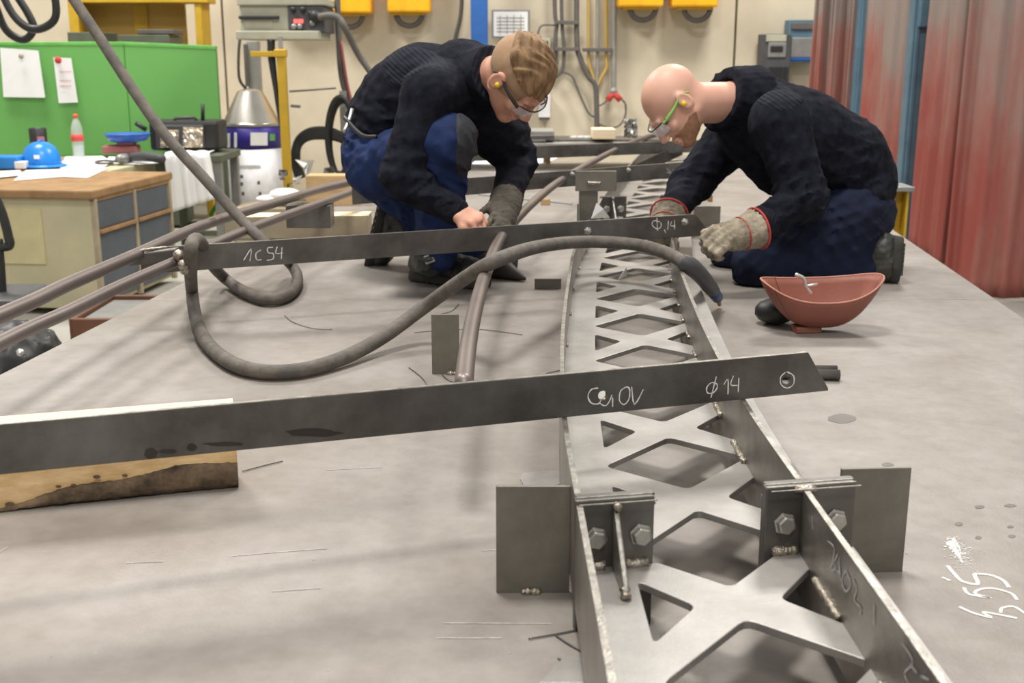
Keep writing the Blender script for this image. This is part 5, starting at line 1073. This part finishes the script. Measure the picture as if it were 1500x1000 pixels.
MB().tube([J(-2, 350, 5.2), J(2, 400, 5.2), J(4, 432, 5.2)], .02, 8, 4).build('arm_support', 'black', t, smooth=True); q = J(-20, 436, 5.2); MB().box(q, (.45, .4, .06)).build('seat', 'darkg', t, bevel=.02); MB().cyl(q, V((q.x, q.y, .08)), .03, 10).build('gas_column', 'black', t)
for k in range(5): MB().tube([V((q.x, q.y, .1)), V((q.x + .28 * math.cos(k * 1.257), q.y + .28 * math.sin(k * 1.257), .03))], .02, 8).build('leg', 'black', t)
# white socks of debris behind and stack at the table end
slab('cloth_sheet', 'white sheet lying on the table under the farthest bar', [(690, 242), (700, 233), (760, 226), (830, 226), (800, 240), (740, 246)], .006, 'white', 'sheet', h=0)
slab('steel_offcut', 'long pale steel strip crossing behind the fixture post', [(700, 286), (838, 300), (838, 296), (700, 282)], .006, 'blast', 'offcut', h=0)
JB(792, 292, 806, 301, 4.75, .05, 'wood_chip', 'ply', None, .003, **T('small pale wood chip on the steel strip', 'wood'))
MB().box(P(801, 234, .025), (.05, .05, .05)).build('spacer_block', 'ply', None, bevel=.003, **T('small orange-brown wooden spacer under the farthest bar', 'block'))
JB(1038, 286, 1044, 296, 4.6, .04, 'wood_chip', 'brownw', None, .003, **T('tiny wood chip between the bald worker\'s arms', 'wood'))
mb = MB(); a = P(560, 222, .1); 
Ye = 7.4
t = thing('steel_stack', 'stack of dark steel plates at the far end of the table', 'steel stack', J(850, 205, Ye))
for i, (x0, x1, y0, y1) in enumerate(((560, 800, 205, 213), (640, 812, 198, 206), (770, 812, 192, 199), (790, 980, 204, 209))): JB(x0, y0, x1, y1, Ye + i * .05, .35, 'plate', 'mill' if i != 2 else 'pipe', t, .003)
JB(560, 210, 985, 221, Ye - .02, .4, 'plate', 'pipe', t, .003)
for x in (842, 852, 860): MB().ball(J(x, 201, Ye), .022, 8, (1.6, 1, .6)).build('bright_bit', 'tin', t)
JB(868, 189, 902, 204, Ye, .2, 'wood_offcut', 'woodl', t)
t = thing('plastic_bag', 'crumpled clear plastic at the table end left of the bald head', 'plastic', J(925, 200, Ye)); mb = MB(); random.seed(8)
mb.grid(lambda u_, v_: J(914 + 20 * u_, 174 + 28 * v_, Ye - .1 - random.uniform(0, .06)), 8, 8); mb.build('crumple', 'tin', t)
MB().tube([P(860, 212, .14), P(905, 205, .16), P(960, 208, .16), P(1010, 216, .16)], .014, 8, 5).build('steel_tube', 'tube', None, smooth=True, **T('bent tube running under the bald worker\'s chin at the farthest bar', 'tube'))
a = P(925, 252, .10); b = P(1000, 218, .18); MB().obox((a + b) / 2, b - a, (0, .01, 0), (0, 0, .07)).build('angle_bar', 'mill', None, bevel=.001, **T('slanting dark bar between third and farthest flat bars', 'steel bar'))
# yellow I-beam stand at the right edge of the table
q = J(1312, 300, 4.95); q.z = 0; t = thing('beam_stand', 'yellow steel beam stand behind the bald worker at the table edge', 'stand', q); zt_ = J(1312, 278, 4.95).z
for dx in (-.04, .04): MB().box((q.x + dx, 4.98, zt_ / 2), (.012, .12, zt_)).build('flange', 'yellow', t, bevel=.002)
MB().box((q.x, 4.98, zt_ / 2), (.075, .010, zt_)).build('web', 'yellow', t); MB().box((q.x - .02, 4.98, zt_ + .008), (.16, .17, .02)).build('cap_plate', 'metal', t, bevel=.003)
# ------------------------------------------------------------------ red strip curtains with blue posts
CM = bpy.data.materials.new('red_curtain'); CM.use_nodes = True; N = CM.node_tree.nodes; L = CM.node_tree.links; b = N['Principled BSDF']; b.inputs['Roughness'].default_value = .45
tc = N.new('ShaderNodeTexCoord'); mp = N.new('ShaderNodeMapping'); mp.inputs['Scale'].default_value = (1.7, 1.7, .55); L.new(tc.outputs['Object'], mp.inputs[0])
nz = N.new('ShaderNodeTexNoise'); nz.inputs['Scale'].default_value = 1.6; nz.inputs['Detail'].default_value = 9; nz.inputs['Roughness'].default_value = .6; L.new(mp.outputs[0], nz.inputs['Vector'])
sx = N.new('ShaderNodeSeparateXYZ'); L.new(tc.outputs['Object'], sx.inputs[0]); mr = N.new('ShaderNodeMapRange'); mr.inputs[1].default_value = .6; mr.inputs[2].default_value = 1.9; mr.inputs[3].default_value = -.16; mr.inputs[4].default_value = .22; L.new(sx.outputs['Z'], mr.inputs[0])
ad = N.new('ShaderNodeMath'); ad.operation = 'ADD'; L.new(nz.outputs['Fac'], ad.inputs[0]); L.new(mr.outputs[0], ad.inputs[1])
cr = N.new('ShaderNodeValToRGB'); e = cr.color_ramp.elements; e[0].position = .36; e[0].color = (.30, .075, .06, 1); e[1].position = .66; e[1].color = (.27, .215, .19, 1); k_ = e.new(.52); k_.color = (.31, .14, .115, 1)
L.new(ad.outputs[0], cr.inputs[0]); L.new(cr.outputs[0], b.inputs['Base Color']); M['curtain'] = CM
def curtain(label, a, b, zb, ztop, amp, nf, seed, tilt=0):
    a, b = V((a[0], a[1], 0)), V((b[0], b[1], 0)); n = V((-(b - a).y, (b - a).x, 0)).normalized(); random.seed(seed); ph = [random.uniform(0, 6) for _ in range(4)]
    def g(u_, v_):
        w = amp * (math.sin(u_ * nf * 6.28 + ph[0] + .5 * math.sin(v_ * 2 + ph[3])) + .55 * math.sin(u_ * nf * 2.3 * 6.28 + ph[1] + v_ * 1.2) + .25 * math.sin(u_ * nf * 5.1 * 6.28 + ph[2] - v_ * 2))
        p = a + (b - a) * (u_ + tilt * (v_ - .5)) + n * w * (1 - .35 * v_); p.z = zb + (ztop - zb) * v_; return p
    return MB().grid(g, 110, 26).build('welding_curtain', 'curtain', None, smooth=True, solid=.004, org=(a.x, a.y, 0), **T(label, 'curtain'))
c1 = (J(1402, 200, 7.0).x, 7.0)
curtain('big dusty red welding curtain filling the right frame edge', c1, (c1[0] + 1.6, 6.3), .02, 2.7, .035, 4, 1)
a_ = J(1322, 300, 9.4); curtain('red welding curtain between the thick blue post and the big dusty curtain', (J(1352, 200, 8.5).x, 8.5), (c1[0] + .12, 7.3), .12, 2.7, .06, 3, 2)
curtain('dusty red curtain between the thin and thick blue posts', (J(1262, 100, 9.6).x, 9.6), (J(1342, 100, 8.6).x, 8.7), .12, 2.7, .03, 3, 3)
curtain('folded dark red curtain left of the thin blue post', (J(1180, 100, 10.4).x, 10.3), (J(1254, 100, 10.2).x, 10.0), .12, 2.9, .07, 3, 4)
for lab, x, Y, w_ in (('thin blue-grey post between the red curtains', 1258, 9.9, .085), ('thick blue-grey post left of the big dusty curtain', 1340, 8.45, .115)):
    p = J(x, 100, Y); t = thing('curtain_post', lab, 'post', (p.x, Y, 0)); MB().box((p.x, Y, 1.5), (w_, w_, 3.0)).build('post_profile', 'steelb', t, bevel=.01)
    MB().box((p.x - w_ * .2, Y - w_ * .5 - .008, 1.5), (w_ * .22, .02, 3.0)).build('rail_lip', 'steelb', t, bevel=.004); MB().box((p.x, Y, .01), (.3, .3, .02)).build('foot_plate', 'steelb', t)
    if w_ > .1: MB().box((p.x + .02, Y - .08, J(x, 15, Y).z), (w_ * .9, .06, .24)).build('clamp', 'steelb', t, bevel=.01)
a_ = J(1325, 325, 9.8); MB().tube([P(1318, 332, -.70), P(1390, 384, -.70)], .028, 8).build('curtain_rail', 'steelb', None, **T('blue-grey floor rail under the red curtains', 'rail'))
